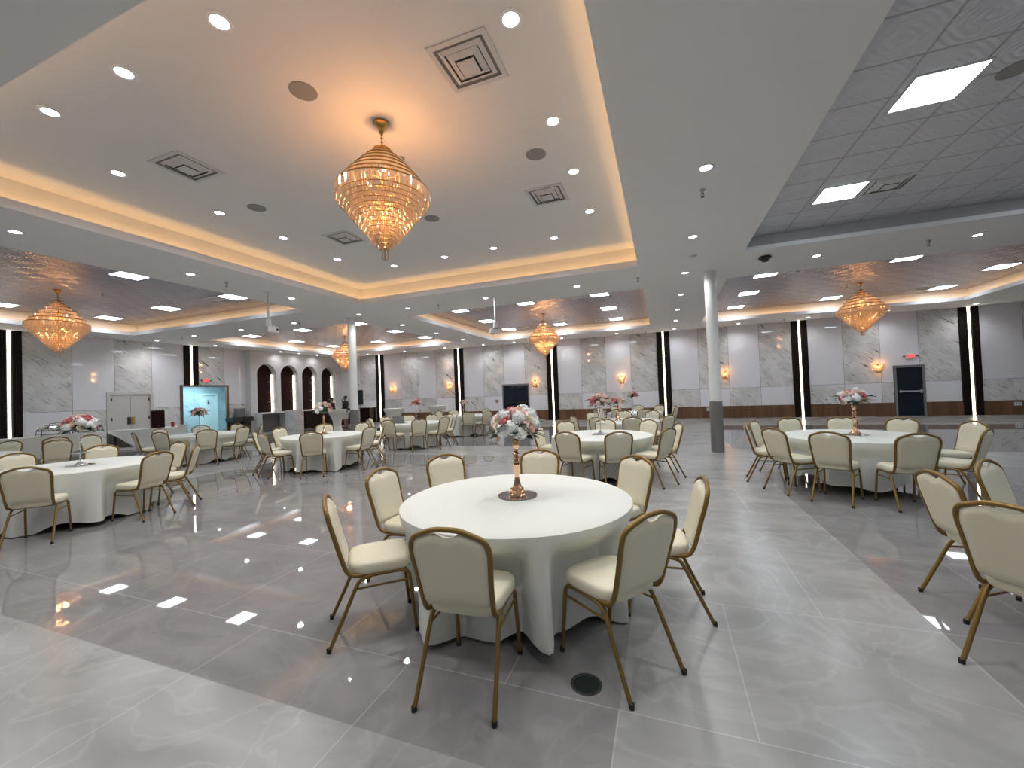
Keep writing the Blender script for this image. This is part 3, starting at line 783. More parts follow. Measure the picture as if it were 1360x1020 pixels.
ORD = ['first', 'second', 'third', 'fourth', 'fifth', 'sixth']
VEYE = Vector((0, 0))
for key, (c, desc, ch) in TABLES.items():
    hem = {'T1': .05, 'T2': .15}.get(key, .05)
    cl = obj('tablecloth', cloth_mesh(ch, hem, sum(map(ord, key))), M['cloth'], None, True)
    cl.location = (c[0], c[1], 0); tag(cl, CLOTH[key], 'tablecloth', 'ivory round tablecloths')
    lab = 'round folding table hidden under ' + CLOTH[key].replace('ivory cloth', 'the cloth')
    if tfirst[0]: tt = TABLE0; tfirst[0] = 0; tt.location = (c[0], c[1], 0)
    else: tt = dup(TABLE0, (c[0], c[1], 0))
    tt['label'] = ' '.join(lab.split()[:16]); tt['group'] = 'round banquet tables'
    # near / far halves as seen by the viewer, ordered left to right
    C2 = Vector(c); view = C2.normalized()
    items = []
    for a, r, *fo in ch:
        P = Vector((c[0] + (r - .0) * cos(radians(a)), c[1] + r * sin(radians(a))))
        near = (P - C2).dot(view) < 0
        items.append((near, atan2(-P.x, P.y), a, r, P, fo))
    for nr in (True, False):
        row = sorted([i for i in items if i[0] == nr], key=lambda i: -i[1])
        for q, (_, _, a, r, P, fo) in enumerate(row):
            o = ORD[q]
            if q == len(row) - 1 and len(row) > 1: lb = 'rightmost'
            elif q == 0: lb = 'leftmost'
            else: lb = o + ' from left'
            if len(row) == 1: lb = 'the one'
            lab = 'cream chair, %s on the %s side of %s' % (lb, 'near' if nr else 'far', desc)
            fa = radians(a) + pi + random.uniform(-.05, .05)
            if key == 'T1': fa = radians(a) + pi
            if fo: fa = radians(fo[0])
            # chair origin sits .33 m in front of the top of its back
            place_chair(P.x + .331 * cos(fa), P.y + .331 * sin(fa), fa, lab, 'chairs around the round tables')
place_chair(1.74 + .33 * cos(radians(4)), 3.68 + .33 * sin(radians(4)), radians(4), 'leftmost chair at the right frame edge, behind the nearest one', 'chairs at the right frame edge')
place_chair(2.31 + .33 * cos(radians(-45)), 4.22 + .33 * sin(radians(-45)), radians(-45), 'farthest of the chairs at the right frame edge', 'chairs at the right frame edge')
place_chair(1.60 + .33 * cos(radians(33)), 2.80 + .33 * sin(radians(33)), radians(33), 'nearest chair at the right frame edge, its big back cut by the frame', 'chairs at the right frame edge')
place_chair(-12.9, 5.75, radians(10), 'pulled-out chair beside the buffet cloth gap, facing the corridor table', 'chairs around the round tables')

# ------------------------------------------------------------------ flower centrepieces
def rose(r, seed):
    rnd = random.Random(seed); bm = B()
    lathe(bm, [(0, -.35 * r), (.32 * r, -.25 * r), (.36 * r, .1 * r), (.2 * r, .42 * r), (0, .48 * r)], 8)
    for ring, (n, ro, zo, sz, op) in enumerate([(4, .30, .18, .55, .15), (5, .52, .05, .68, .45), (6, .72, -.12, .74, .85)]):
        for k in range(n):
            a = 2 * pi * (k + .5 * (ring % 2)) / n + rnd.uniform(-.2, .2)
            base = Vector((cos(a), sin(a), 0)); side = Vector((-sin(a), cos(a), 0))
            rows = []
            for v in range(4):
                t = v / 3
                c = base * r * (ro * .6 + op * t * t * .55) + Vector((0, 0, r * (zo - .3 + sz * t * (1.25 - op * .45))))
                w = r * sz * (.35 + .65 * sin(min(1, t * .8 + .2) * pi * .62)) * (1 if v < 3 else .55)
                rows.append([bm.verts.new(c + side * w * u + base * (-abs(u) * r * .16)) for u in (-.7, 0, .7)])
            for p, q in zip(rows, rows[1:]):
                for u in range(2): bm.faces.new((p[u], p[u + 1], q[u + 1], q[u]))
    return bm
def hydrangea(r, seed):
    rnd = random.Random(seed); bm = B(); bmesh.ops.create_icosphere(bm, subdivisions=2, radius=r * .72)
    for _ in range(42):
        a, z = rnd.uniform(0, 2 * pi), rnd.uniform(-.4, 1); q = sqrt(max(0, 1 - z * z)); n = Vector((q * cos(a), q * sin(a), z))
        u = n.orthogonal().normalized(); w = n.cross(u); c = n * r * .85; s = r * .30
        ctr = bm.verts.new(c)
        vs = [bm.verts.new(c + (u * cos(k * pi / 4) + w * sin(k * pi / 4)) * s * (1 if k % 2 == 0 else .55) + n * (s * .25 if k % 2 == 0 else 0)) for k in range(8)]
        for k in range(8): bm.faces.new((ctr, vs[k], vs[(k + 1) % 8]))
    return bm
def leaf_mesh(l, seed):
    bm = B(); rows = []
    for v in range(6):
        t = v / 5; w = l * .26 * sin(pi * min(1, t * .92 + .04)) ** .8
        rows.append([bm.verts.new((u * w, t * l, -.25 * l * t * t + abs(u) * .05 * l)) for u in (-1, 0, 1)])
    for p, q in zip(rows, rows[1:]):
        for u in range(2): bm.faces.new((p[u], p[u + 1], q[u + 1], q[u]))
    return bm
PETAL = {k: bpy.data.meshes.new(k + '_bloom') for k in ('f_white', 'f_pink', 'f_peach', 'f_rose', 'f_cream')}
for q, (k, me) in enumerate(PETAL.items()):
    b_ = hydrangea(1., q) if k == 'f_white' else rose(1., q); b_.to_mesh(me); b_.free(); me.materials.append(M[k])
LEAF = bpy.data.meshes.new('leaf'); b_ = leaf_mesh(1., 1); b_.to_mesh(LEAF); b_.free(); LEAF.materials.append(M['leaf'])

def bouquet(t, zc, R, hz, palette, n, seed, rs=.062):
    """a dome of blooms round (0,0,zc); every bloom and every leaf its own part"""
    rnd = random.Random(seed); ga = pi * (3 - sqrt(5))
    bm = B(); bmesh.ops.create_icosphere(bm, subdivisions=2, radius=1.); bmesh.ops.scale(bm, vec=(R * .55, R * .55, hz * .5), verts=bm.verts); bmesh.ops.translate(bm, vec=(0, 0, zc), verts=bm.verts)
    obj('moss_core', bm, M['leaf'], t)
    for i in range(n):
        z = 1 - (i + .5) / n * 1.42; q = sqrt(max(0, 1 - z * z)); a = ga * i + rnd.uniform(-.15, .15)
        d = Vector((q * cos(a), q * sin(a), z))
        k = palette[(i * 3 + rnd.randrange(2)) % len(palette)]
        o = link(bpy.data.objects.new({'f_white': 'hydrangea', 'f_cream': 'cream_rose', 'f_pink': 'pink_rose', 'f_peach': 'peach_rose', 'f_rose': 'red_rose'}[k], PETAL[k]), t)
        s = rs * rnd.uniform(.85, 1.15) * (1.08 if k == 'f_white' else 1)
        o.location = (d.x * R * .80, d.y * R * .80, zc + d.z * hz * .80); o.scale = (s, s, s)
        o.rotation_euler = Vector((d.x, d.y, d.z + .25)).to_track_quat('Z', 'Y').to_euler()
    for i in range(int(n * .75) + 2):
        a = ga * i * 1.7 + .4; z = rnd.choice((-.62, -.45, -.2, .25)); q = sqrt(1 - z * z); d = Vector((q * cos(a), q * sin(a), z))
        o = link(bpy.data.objects.new('leaf', LEAF), t); o.location = (d.x * R * .72, d.y * R * .72, zc + d.z * hz * .7); s = rnd.uniform(.09, .13); o.scale = (s, s, s)
        o.rotation_euler = (rnd.uniform(-.3, .5), rnd.uniform(-.4, .4), a - pi / 2)

def gold_stand(t, h):
    bm = B()
    lathe(bm, [(0, 0), (.062, 0), (.066, .012), (.055, .035), (.040, .060), (.030, .085), (.021, .125), (.018, .155), (.026, .20), (.030, .235), (.031, .245), (.026, .25)], 28)
    for q in range(3):
        z = .25 + q * .034; lathe(bm, [(.017, z), (.028, z + .010), (.028, z + .020), (.017, z + .032)], 28)
    z = .354; s = (h - z) / .10
    lathe(bm, [(.015, z), (.022, z + .008 * s), (.016, z + .018 * s), (.027, z + .035 * s), (.031, z + .06 * s), (.024, z + .085 * s), (.014, z + .1 * s), (0, z + .1 * s)], 28)
    for k in range(14):
        a = 2 * pi * k / 14
        for zz, rr in ((.022, .063), (.048, .048)): bmesh.ops.create_icosphere(bm, subdivisions=1, radius=.010, matrix=Matrix.Translation((rr * cos(a), rr * sin(a), zz)))
    return obj('candlestick', bm, M['rose_gold'], t, True)

def crystal_stand(t, h, strands):
    bm = B(); lathe(bm, [(0, 0), (.075, 0), (.07, .012), (.04, .03), (.022, .05), (.012, .07)], 20); obj('base', bm, M['chrome'], t, True)
    bm = B(); n = int(h / .03)
    for q in range(2, n): lathe(bm, [(.006, q * .03), (.014, q * .03 + .015), (.006, q * .03 + .03)], 10)
    obj('stem', bm, M['glass_clear'], t, True)
    bm = B(); lathe(bm, [(0, h * .36), (.11, h * .36), (.11, h * .36 + .006), (0, h * .36 + .006)], 28); obj('tier_plate', bm, M['glass_clear'], t)
    if not strands: return
    bm = B()
    for k in range(14):
        a = 2 * pi * k / 14
        for q in range(6): bmesh.ops.create_icosphere(bm, subdivisions=1, radius=.010, matrix=Matrix.Translation((.105 * cos(a), .105 * sin(a), h - .03 - q * .032)))
    o = obj('crystal_strands', bm, M['glass_clear'], t); o['kind'] = 'stuff'

PAL = {'mix': ['f_white', 'f_peach', 'f_pink', 'f_white', 'f_rose', 'f_cream', 'f_pink'], 'pink': ['f_pink', 'f_pink', 'f_rose', 'f_cream', 'f_peach'], 'whitepink': ['f_white', 'f_pink', 'f_cream', 'f_rose', 'f_white', 'f_peach', 'f_pink'],
       'rose': ['f_rose', 'f_pink', 'f_peach', 'f_rose', 'f_cream']}
ZTOP = HT + .004
CP = [('T1', (-1.14, 3.10), 'gold', .455, .205, .165, 'mix', 34, 'white, peach and rose flowers on a gold candlestick on the foreground table'),
      ('T2', (2.70, 7.55), 'gold', .46, .195, .14, 'whitepink', 26, 'white and pink flowers on a gold candlestick on the right-hand round table'),
      ('T3', (-8.10, 3.38), 'crystal', .48, .205, .17, 'whitepink', 30, 'wide white and pink flower ball on a crystal stem, large left table'),
      ('T5', (-12.0, 7.45), 'crystal', .50, .205, .15, 'pink', 18, 'pink flowers on a crystal stem in front of the blue corridor'),
      ('T6', (-7.62, 7.50), 'gold', .46, .22, .20, 'mix', 18, 'pink and white flowers on a gold stick in front of the arches'),
      ('T7', (-7.35, 10.95), 'crystal', .52, .16, .14, 'rose', 14, 'small pink and dark red flowers behind the open laptop'),
      ('T8', (-7.40, 14.30), 'gold', .42, .18, .11, 'pink', 12, 'small pink flowers in front of the second lit pilaster from the bar'),
      ('T9', (-1.11, 7.60), 'crystal', .50, .185, .17, 'pink', 18, 'pink and cream flowers on a tall crystal stem behind the foreground bouquet'),
      ('T10', (-1.12, 10.85), 'gold', .42, .175, .12, 'pink', 14, 'pink flowers on a short gold stick on the third middle-row table'),
      ('T11', (-.96, 14.40), 'crystal', .50, .16, .13, 'rose', 14, 'rose flowers on a crystal stem on the last middle-row table')]
for key, (x, y), kind, h, R, hz, pal, n, lab in CP:
    p = thing('mirror_plate', 'round mirror plate under the ' + ' '.join(lab.replace(' a ', ' ').split()[:11]), 'mirror plate', (x, y, ZTOP), 0, 'mirror plates under the centrepieces')
    bm = B(); lathe(bm, [(0, 0), (.158, 0), (.160, .003), (.158, .006), (0, .006)], 48); obj('glass_disc', bm, M['mirror'], p)
    t = thing('flower_centrepiece', lab, 'flowers', (x, y, ZTOP + .006), 0, 'flower centrepieces')
    gold_stand(t, h) if kind == 'gold' else crystal_stand(t, h, key == 'T9')
    bouquet(t, h + hz * .62, R, hz, PAL[pal], n, hash(key) % 100 if False else sum(map(ord, key)), .056 if key != 'T1' else .054)
# white hydrangea head and glass bits are part of the bouquet; the laptop
t = thing('laptop', 'open grey laptop on the ivory table in front of the cocktail tables', 'laptop', (-7.72, 10.62, ZTOP), radians(200))
bm = B(); box(bm, -.18, .18, -.12, .12, 0, .018, bev=.004); kb = obj('keyboard_base', bm, M['metal'], t)
bm = B(); box(bm, -.16, .16, -.03, .09, .0181, .0195); obj('keys', bm, M['black'], kb)
bm = B(); box(bm, -.18, .18, -.006, .006, 0, .24, mtx=Matrix.Translation((0, .12, .018)) @ Matrix.Rotation(radians(-22), 4, 'X')); sc_ = obj('screen', bm, M['grey_plastic'], t)
bm = B(); box(bm, -.165, .165, -.0075, -.0055, .015, .225, mtx=Matrix.Translation((0, .12, .018)) @ Matrix.Rotation(radians(-22), 4, 'X')); obj('display', bm, M['black'], sc_)

# ------------------------------------------------------------------ cocktail tables
for x, y, l in ((-13.76, 14.30, 'white stretch-covered cocktail table beside the standing people at the bar'), (-10.42, 13.95, 'white stretch-covered cocktail table behind the laptop table'), (-9.56, 15.95, 'farthest white stretch-covered cocktail table near the back wall')):
    t = thing('cocktail_table', l, 'table', (x, y, 0), 0, 'white cocktail tables')
    bm = B(); n = 48; rings = []
    for z in (.012, .1, .25, .42, .6, .78, .92, 1.02, 1.07, 1.085):
        s = abs(z - .40) / (.62 if z > .40 else .40); r = .165 + (.235 if z > .4 else .16) * min(1, s) ** 1.9
        ring = []
        for k in range(n):
            a = 2 * pi * k / n; w = 1 + (.22 * max(0, cos(4 * a)) if z < .4 else 0) * min(1, s) ** 1.5
            ring.append(bm.verts.new((r * w * cos(a), r * w * sin(a), z)))
        rings.append(ring)
    for a, b in zip(rings, rings[1:]):
        for k in range(n): bm.faces.new((a[k], a[(k + 1) % n], b[(k + 1) % n], b[k]))
    obj('stretch_cover', bm, M['spandex'], t, True)
    bm = B(); lathe(bm, [(0, 1.085), (.40, 1.085), (.415, 1.095), (.41, 1.108), (0, 1.112)], 48); obj('table_top', bm, M['spandex'], t, True)

# ------------------------------------------------------------------ buffet along the left wall
def buffet(loc, rz, ln, label, open_end, seed):
    c = obj('buffet_cloth', B(), M['cloth']); bpy.data.objects.remove(c)
    t = thing('buffet_table', 'folding table under the ' + label, 'table', loc, rz, 'buffet tables')
    bm = B(); box(bm, -.38, .38, 0, ln, .715, .745); obj('tabletop', bm, M['ply'], t)
    for y in (.18, ln - .18):
        bm = B()
        for s in (-1, 1): tube(bm, [(s * .30, y, .715), (s * .32, y, .005)], .014, 8)
        tube(bm, [(-.31, y, .30), (.31, y, .30)], .012, 8); obj('folding_leg', bm, M['steel_dark'], t)
    bm = B(); n = 40; H = .752
    def hem(y):
        d = (ln - y) if open_end > 0 else y
        return .08 + max(0, 1 - d / (.95 if open_end > 0 else .75)) * .60 + .02 * sin(y * 9)
    for sx in (-1, 1):
        prev = None
        for k in range(n + 1):
            y = -.02 + (ln + .04) * k / n; hz = hem(y) if sx > 0 else .08
            row = []
            for q in range(9):
                tt = q / 8; z = H - (H - hz) * tt
                row.append(bm.verts.new((sx * (.40 + .05 * tt + .018 * sin(y * 11 + seed) * tt), y, z)))
            if prev:
                for q in range(8): bm.faces.new((prev[q], prev[q + 1], row[q + 1], row[q]))
            prev = row
    quad(bm, [(-.40, -.02, H), (.40, -.02, H), (.40, ln + .02, H), (-.40, ln + .02, H)])
    far = -.02 if open_end > 0 else ln + .02
    quad(bm, [(-.40, far, H), (.40, far, H), (.44, far, .12), (-.44, far, .12)])
    bmesh.ops.remove_doubles(bm, verts=bm.verts, dist=1e-4)
    o = obj('buffet_cloth', bm, M['cloth'], None, True); o.location = loc; o.rotation_euler = (0, 0, rz)
    tag(o, label, 'tablecloth', 'white buffet cloths')
buffet((-18.6, 5.2, 0), radians(-1), 3.05, 'long ivory buffet cloth left of the triangular cloth gap', 1, 1.)
buffet((-18.42, 8.42, 0), radians(-22), 2.15, 'ivory buffet cloth right of the gap, by the double doors', -1, 2.)
def chafer(x, y, rz, lab):
    t = thing('chafing_dish', lab, 'serving dish', (x, y, .757), rz, 'chafing dishes on the buffet')
    bm = B()
    for sx in (-1, 1):
        for sy in (-1, 1): tube(bm, [(sx * .30, sy * .16, .20), (sx * .33, sy * .18, .0)], .009, 8)
        tube(bm, [(sx * .32, -.17, .06), (sx * .32, .17, .06)], .006, 6)
    for sy in (-1, 1): tube(bm, [(-.31, sy * .17, .16), (.31, sy * .17, .16)], .008, 8); tube(bm, [(-.33, sy * .18, .03), (.33, sy * .18, .03)], .006, 6)
    obj('stand', bm, M['steel_dark'], t)
    bm = B(); box(bm, -.29, .29, -.17, .17, .14, .215, bev=.012); obj('pan', bm, M['chrome'], t, True)
    bm = B(); n = 12
    P = [(-.30, .215), (-.30, .24), (-.26, .30), (-.18, .335), (0, .345), (.18, .335), (.26, .30), (.30, .24), (.30, .215)]
    rows = []
    for v in range(7):
        f = 1 - (abs(v - 3) / 3) ** 3
        rows.append([bm.verts.new((px, -.18 + .36 * v / 6, .215 + (pz - .215) * max(.05, f))) for px, pz in P])
    for a, b in zip(rows, rows[1:]):
        for q in range(len(P) - 1): bm.faces.new((a[q], a[q + 1], b[q + 1], b[q]))
    ld = obj('lid', bm, M['chrome'], t, True)
    bm = B(); tube(bm, smooth_path([(-.08, 0, .335), (-.06, 0, .375), (.06, 0, .375), (.08, 0, .335)]), .008); obj('lid_handle', bm, M['steel_dark'], ld)
chafer(-18.7, 8.02, pi / 2, 'silver chafing dish on the buffet, left of the double doors')
chafer(-18.62, 7.12, pi / 2, 'silver chafing dish half hidden behind the white and pink flower ball')
t = thing('drink_dispenser', 'tall dark brown drink dispenser on the buffet before the double doors', 'dispenser', (-17.85, 9.62, .757), radians(-22))
bm = B(); box(bm, -.15, .15, -.19, .19, 0, .62, bev=.012); obj('body', bm, M['maroon'], t)
bm = B(); box(bm, -.15, .15, -.19, .19, .622, .655, bev=.01); ld = obj('lid', bm, M['black'], t)
for y in (-.12, -.03, .06, .14):
    bm = B(); lathe(bm, [(0, .655), (.03, .655), (.025, .70), (0, .71)], 10, (0, y, 0)); obj('lid_knob', bm, M['metal'], ld)
bm = B(); tube(bm, [(.15, 0, .10), (.21, 0, .10), (.215, 0, .06)], .014); obj('tap', bm, M['steel_dark'], t)
t = thing('paper_cup_stack', 'small dark red cup stack right of the drink dispenser', 'cups', (-17.52, 9.93, .757))
bm = B(); lathe(bm, [(0, 0), (.045, 0), (.055, .10), (.052, .12), (.058, .19), (0, .19)], 16); obj('cups', bm, M['red'], t, True)
t = thing('napkin_pile', 'low pile of white napkins at the right end of the buffet', 'napkins', (-17.37, 10.18, .757), .3)
bm = B()
for q in range(5): box(bm, -.11 + .006 * q, .11 - .004 * q, -.10, .10 - .01 * (q % 2), q * .012, q * .012 + .010)
obj('napkins', bm, M['white_cloth'], t)

# ------------------------------------------------------------------ chandeliers
def prism(bm, c, L, w, a):
    """one hanging cut-crystal drop"""
    u = Vector((cos(a), sin(a), 0)) * w; v = Vector((-sin(a), cos(a), 0)) * w * .6; c = Vector(c)
    T = [bm.verts.new(c + q * .75) for q in (u, v, -u, -v)]
    Bv = [bm.verts.new(c + q - Vector((0, 0, L * .82))) for q in (u, v, -u, -v)]
    e = bm.verts.new(c - Vector((0, 0, L)))
    bm.faces.new(T)
    for k in range(4):
        bm.faces.new((T[k], Bv[k], Bv[(k + 1) % 4], T[(k + 1) % 4])); bm.faces.new((Bv[k], e, Bv[(k + 1) % 4]))

def chandelier(loc, zc, ztop, zbelt, ztip, R, nu, nl, label, dens, power, up=1.):
    """loc xy; ceiling height; body from ztop over the widest ring at zbelt to ztip"""
    t = thing('crystal_chandelier', label, 'chandelier', (loc[0], loc[1], zc), 0, 'gold crystal chandeliers')
    bm = B(); lathe(bm, [(0, 0), (.085, 0), (.085, -.02), (.06, -.035), (.035, -.09), (.014, -.14), (0, -.15)], 24); obj('ceiling_canopy', bm, M['brass'], t, True)
    bm = B(); z0, z1 = -.14, ztop - zc; tube(bm, [(0, 0, z0), (0, 0, z1)], .007, 8)
    k = 0; z = z0
    while z > z1 - .02:
        bmesh.ops.create_uvsphere(bm, u_segments=8, v_segments=5, radius=.016, matrix=Matrix.Translation((0, 0, z))); z -= .045
    obj('chain', bm, M['brass'], t, True)
    tiers = []
    for q in range(nu):
        s = q / (nu - 1); tiers.append((.10 * R + .90 * R * s ** up, ztop + (zbelt - ztop) * (s ** 1.12)))
    for q in range(1, nl + 1):
        s = q / nl; tiers.append((R * (1 - s * .93), zbelt - .07 - (zbelt - .07 - ztip - .10) * s))
    rnd = random.Random(int(R * 1000) + nu)
    for q, (r, z) in enumerate(tiers):
        upper = q < nu
        rg = .0065 if upper else .004
        bm = B(); n = 48; rings = []
        for i in range(n):
            a = 2 * pi * i / n
            rings.append([bm.verts.new(((r + rg * cos(b)) * cos(a), (r + rg * cos(b)) * sin(a), z - zc + rg * 1.6 * sin(b))) for b in (0, pi / 2, pi, 3 * pi / 2)])
        for i in range(n):
            A, C_ = rings[i], rings[(i + 1) % n]
            for j in range(4): bm.faces.new((A[j], A[(j + 1) % 4], C_[(j + 1) % 4], C_[j]))
        obj('tier_ring', bm, M['brass'], t)
        nxt = tiers[q + 1][1] if q + 1 < len(tiers) else ztip
        L = max(.060, (z - nxt) * (1.12 if upper else 1.3))
        bm = B(); m = max(8, int(2 * pi * r / dens))
        for i in range(m):
            a = 2 * pi * (i + .5 * (q % 2)) / m; prism(bm, (r * cos(a), r * sin(a), z - zc - .004), L * rnd.uniform(.95, 1.05), dens * .44, a + rnd.uniform(-.5, .5))
            if not upper or q == nu - 1: prism(bm, ((r - .045) * cos(a + .02), (r - .045) * sin(a + .02), z - zc - .012), L * rnd.uniform(.9, 1.1), dens * .44, a + rnd.uniform(-.8, .8))
        o = obj('crystal_tier', bm, M['crystal'], t); o['kind'] = 'stuff'
    for q in range(6):
        a = 2 * pi * q / 6; zz = (zbelt + .12 if q % 2 else zbelt - .16) - zc; rr = R * .34
        bm = B(); bmesh.ops.create_uvsphere(bm, u_segments=10, v_segments=8, radius=.017, matrix=Matrix.Translation((rr * cos(a), rr * sin(a), zz))); obj('bulb', bm, M['bulb'], t, True)
    bm = B(); tube(bm, [(0, 0, ztop - zc), (0, 0, ztip + .2 - zc)], .012, 8)
    for q in range(6):
        a = 2 * pi * q / 6; zz = (zbelt + .12 if q % 2 else zbelt - .16) - zc; rr = R * .34; tube(bm, [(0, 0, zz - .05), (rr * cos(a), rr * sin(a), zz - .03)], .006, 6)
    obj('inner_frame', bm, M['brass'], t)
    bm = B(); lathe(bm, [(0, ztop - zc + .03), (.05, ztop - zc + .025), (.16 * R + .02, ztop - zc - .012), (0, ztop - zc - .016)], 24); obj('added_light_shield', bm, M['brass'], t, True)  # plate added to stop the glow escaping straight up through the top
    for z, pw in ((zbelt + .10, power * .27), (zbelt - .28, power * .73)):
        ld = bpy.data.lights.new('chandelier_glow', 'POINT'); ld.energy = pw; ld.color = (1., .46, .17); ld.shadow_soft_size = .12
        lo = bpy.data.objects.new('chandelier_glow', ld); COL.objects.link(lo); lo.location = (loc[0], loc[1], z)
    return t
chandelier((-2.95, 3.88), ZM, 4.49, 3.98, 3.22, .525, 8, 15, 'large lit crystal chandelier hanging from the white middle tray', .021, 56, .95)
chandelier((-14.9, 5.83), ZT, 4.45, 3.85, 3.02, .60, 7, 13, 'crystal chandelier above the buffet at left', .030, 58, 1.0)
chandelier((-4.47, 16.0), ZT, 4.45, 3.78, 2.95, .64, 7, 14, 'orange-lit chandelier of the far middle tray, left of centre back wall', .028, 150, .95)
chandelier((6.22, 16.42), ZT, 4.50, 3.88, 3.05, .67, 7, 13, 'crystal chandelier above the single navy door', .030, 58, 1.0)
chandelier((-14.95, 16.2), ZT, 4.42, 3.80, 2.96, .64, 7, 14, 'orange-lit chandelier partly hidden by the column near the arches', .028, 150, .95)

# wall sconces
SX = [(-16.0, 'first crystal sconce right of the bar pilaster'), (-11.95, 'crystal sconce left of the second pilaster from the bar'), (-6.58, 'crystal sconce just right of the back double door'),
      (-1.94, 'crystal sconce above the middle table row'), (2.79, 'crystal sconce just right of the round column'), (8.55, 'crystal sconce left of the single navy door')]
for x, l in SX:
    t = thing('wall_sconce', l, 'wall lamp', (x, YB - .013, 2.05), 0, 'crystal wall sconces')
    bm = B(); box(bm, -.05, .05, -.02, 0, -.10, .16, bev=.005); tube(bm, [(0, -.02, .05), (0, -.10, .06)], .012, 8); obj('back_plate', bm, M['brass'], t)
    for z, r, L in ((.13, .20, .17), (.0, .16, .16), (-.12, .10, .14)):
        bm = B(); n = 18
        for i in range(n): a = pi + pi * (i + .5) / n; prism(bm, (r * cos(a), r * sin(a) - .015, z), L, .016, a)
        o = obj('crystal_tier', bm, M['crystal'], t); o['kind'] = 'stuff'
        bm = B(); tube(bm, [(r * cos(pi + pi * i / 12), r * sin(pi + pi * i / 12) - .015, z) for i in range(13)], .006, 6); obj('tier_ring', bm, M['brass'], t)
    bm = B(); bmesh.ops.create_uvsphere(bm, u_segments=10, v_segments=8, radius=.03, matrix=Matrix.Translation((0, -.08, .0))); obj('bulb', bm, M['bulb'], t, True)
    ld = bpy.data.lights.new('sconce_glow', 'POINT'); ld.energy = 13; ld.color = (1., .46, .16); ld.shadow_soft_size = .05
    lo = bpy.data.objects.new('sconce_glow', ld); COL.objects.link(lo); lo.location = (x, YB - .11, 2.07)

# ------------------------------------------------------------------ ceiling fixtures
def make_downlight():
    t = thing('downlight', '-', 'ceiling light')
    bm = B(); lathe(bm, [(.078, -.001), (.104, -.001), (.106, -.006), (.100, -.011), (.072, -.012), (.066, -.004)], 28); obj('trim_ring', bm, M['lip'], t, True)
    bm = B(); lathe(bm, [(0, -.006), (.067, -.006), (.067, -.002), (0, -.002)], 24); obj('lens', bm, M['downlight'], t)
    return t
DL = make_downlight(); dl1 = [1]
SPOT = bpy.data.lights.new('downlight_beam', 'SPOT'); SPOT.energy = 74; SPOT.color = (.98, .985, 1.); SPOT.spot_size = radians(156); SPOT.spot_blend = .85; SPOT.shadow_soft_size = .06
WASH = SPOT.copy(); WASH.energy = 52; ARCH = SPOT.copy(); ARCH.energy = 20
def downlight(x, y, z, label, group):
    lo = bpy.data.objects.new('downlight_beam', ARCH if 'arches' in label else WASH if 'back wall' in label else SPOT); COL.objects.link(lo); lo.location = (x, y, z - .02)
    if dl1[0]: dl1[0] = 0; DL.location = (x, y, z); tag(DL, label, 'ceiling light', group); return
    dup(DL, (x, y, z), None, label, group)
S_ = (ZM - EYE) / 3.15
MD = {'the near row of the white tray': [(-5.95, 2.29), (-4.63, 2.28), (-3.30, 2.27)], 'the left row of the white tray': [(-6.75, 3.24), (-6.75, 4.57), (-6.76, 5.78), (-6.76, 7.17)],
      'the far row of the white tray': [(-5.94, 8.13), (-4.55, 8.12), (-3.32, 8.10), (-1.97, 8.12)], 'the right row of the white tray': [(-1.07, 3.18), (-1.07, 4.58), (-1.07, 5.76), (-1.08, 7.17)]}
for row, pts in MD.items():
    tail = 'counted from the camera' if ('left row' in row or 'right row' in row) else 'counted from the left'
    for q, (x, y) in enumerate(pts): downlight(x * S_, y * S_, ZM, '%s downlight in %s, %s' % (ORD[q], row, tail), 'downlights of the white tray')
downlight(-1.98 * S_, 2.27 * S_, ZM, 'fourth downlight in the near row of the white tray, counted from the left', 'downlights of the white tray')
N_ = ['first', 'second', 'third', 'fourth', 'fifth', 'sixth', 'seventh', 'eighth']
SD = {
 'the soffit beam left of the white tray': [(-9.1, .5), (-9.05, 3.09), (-9.08, 5.53), (-9.1, 7.99)],
 'the soffit beam right of the white tray': [(.62, .5), (.62, 3.05), (.62, 5.54), (.63, 8.02)],
 'the cross beam behind the white tray': [(-7.26, 10.56), (-4.61, 10.5), (-1.99, 10.48)],
 'the cross beam behind the buffet tray': [(-19.65, 10.61), (-17.32, 10.62), (-14.65, 10.62), (-12.0, 10.6)],
 'the cross beam right of the round column': [(3.24, 10.48), (5.83, 10.46)],
 'the narrow beam left of the far middle tray': [(-9.12, 10.54), (-9.15, 12.92), (-9.19, 15.45), (-9.23, 18.01)],
 'the narrow beam right of the far middle tray': [(.62, 10.5), (.63, 12.96), (.61, 15.44), (.63, 18.)],
 'the strip above the arches': [(-19.6, 12.94), (-19.7, 16.49), (-19.7, 17.68), (-19.7, 19.01)],
 'the strip along the back wall': [(-17.26, 20.62), (-14.5, 20.62), (-11.73, 20.6), (-9.29, 20.62), (-7.45, 20.6), (-4.8, 20.58), (-2.02, 20.6), (.63, 20.56)],
 'the back wall strip right of the column': [(3.31, 20.56), (5.92, 20.5), (8.6, 20.5), (11.33, 20.6)],
}
for row, pts in SD.items():
    along = 'counted from the camera' if ('beam left of the w' in row or 'beam right of the w' in row or 'narrow' in row or 'arches' in row) else 'counted from the left'
    for q, (x, y) in enumerate(pts): downlight(x, y, ZS, '%s downlight on %s, %s' % (N_[q], row, along), 'downlights of the ceiling beams')
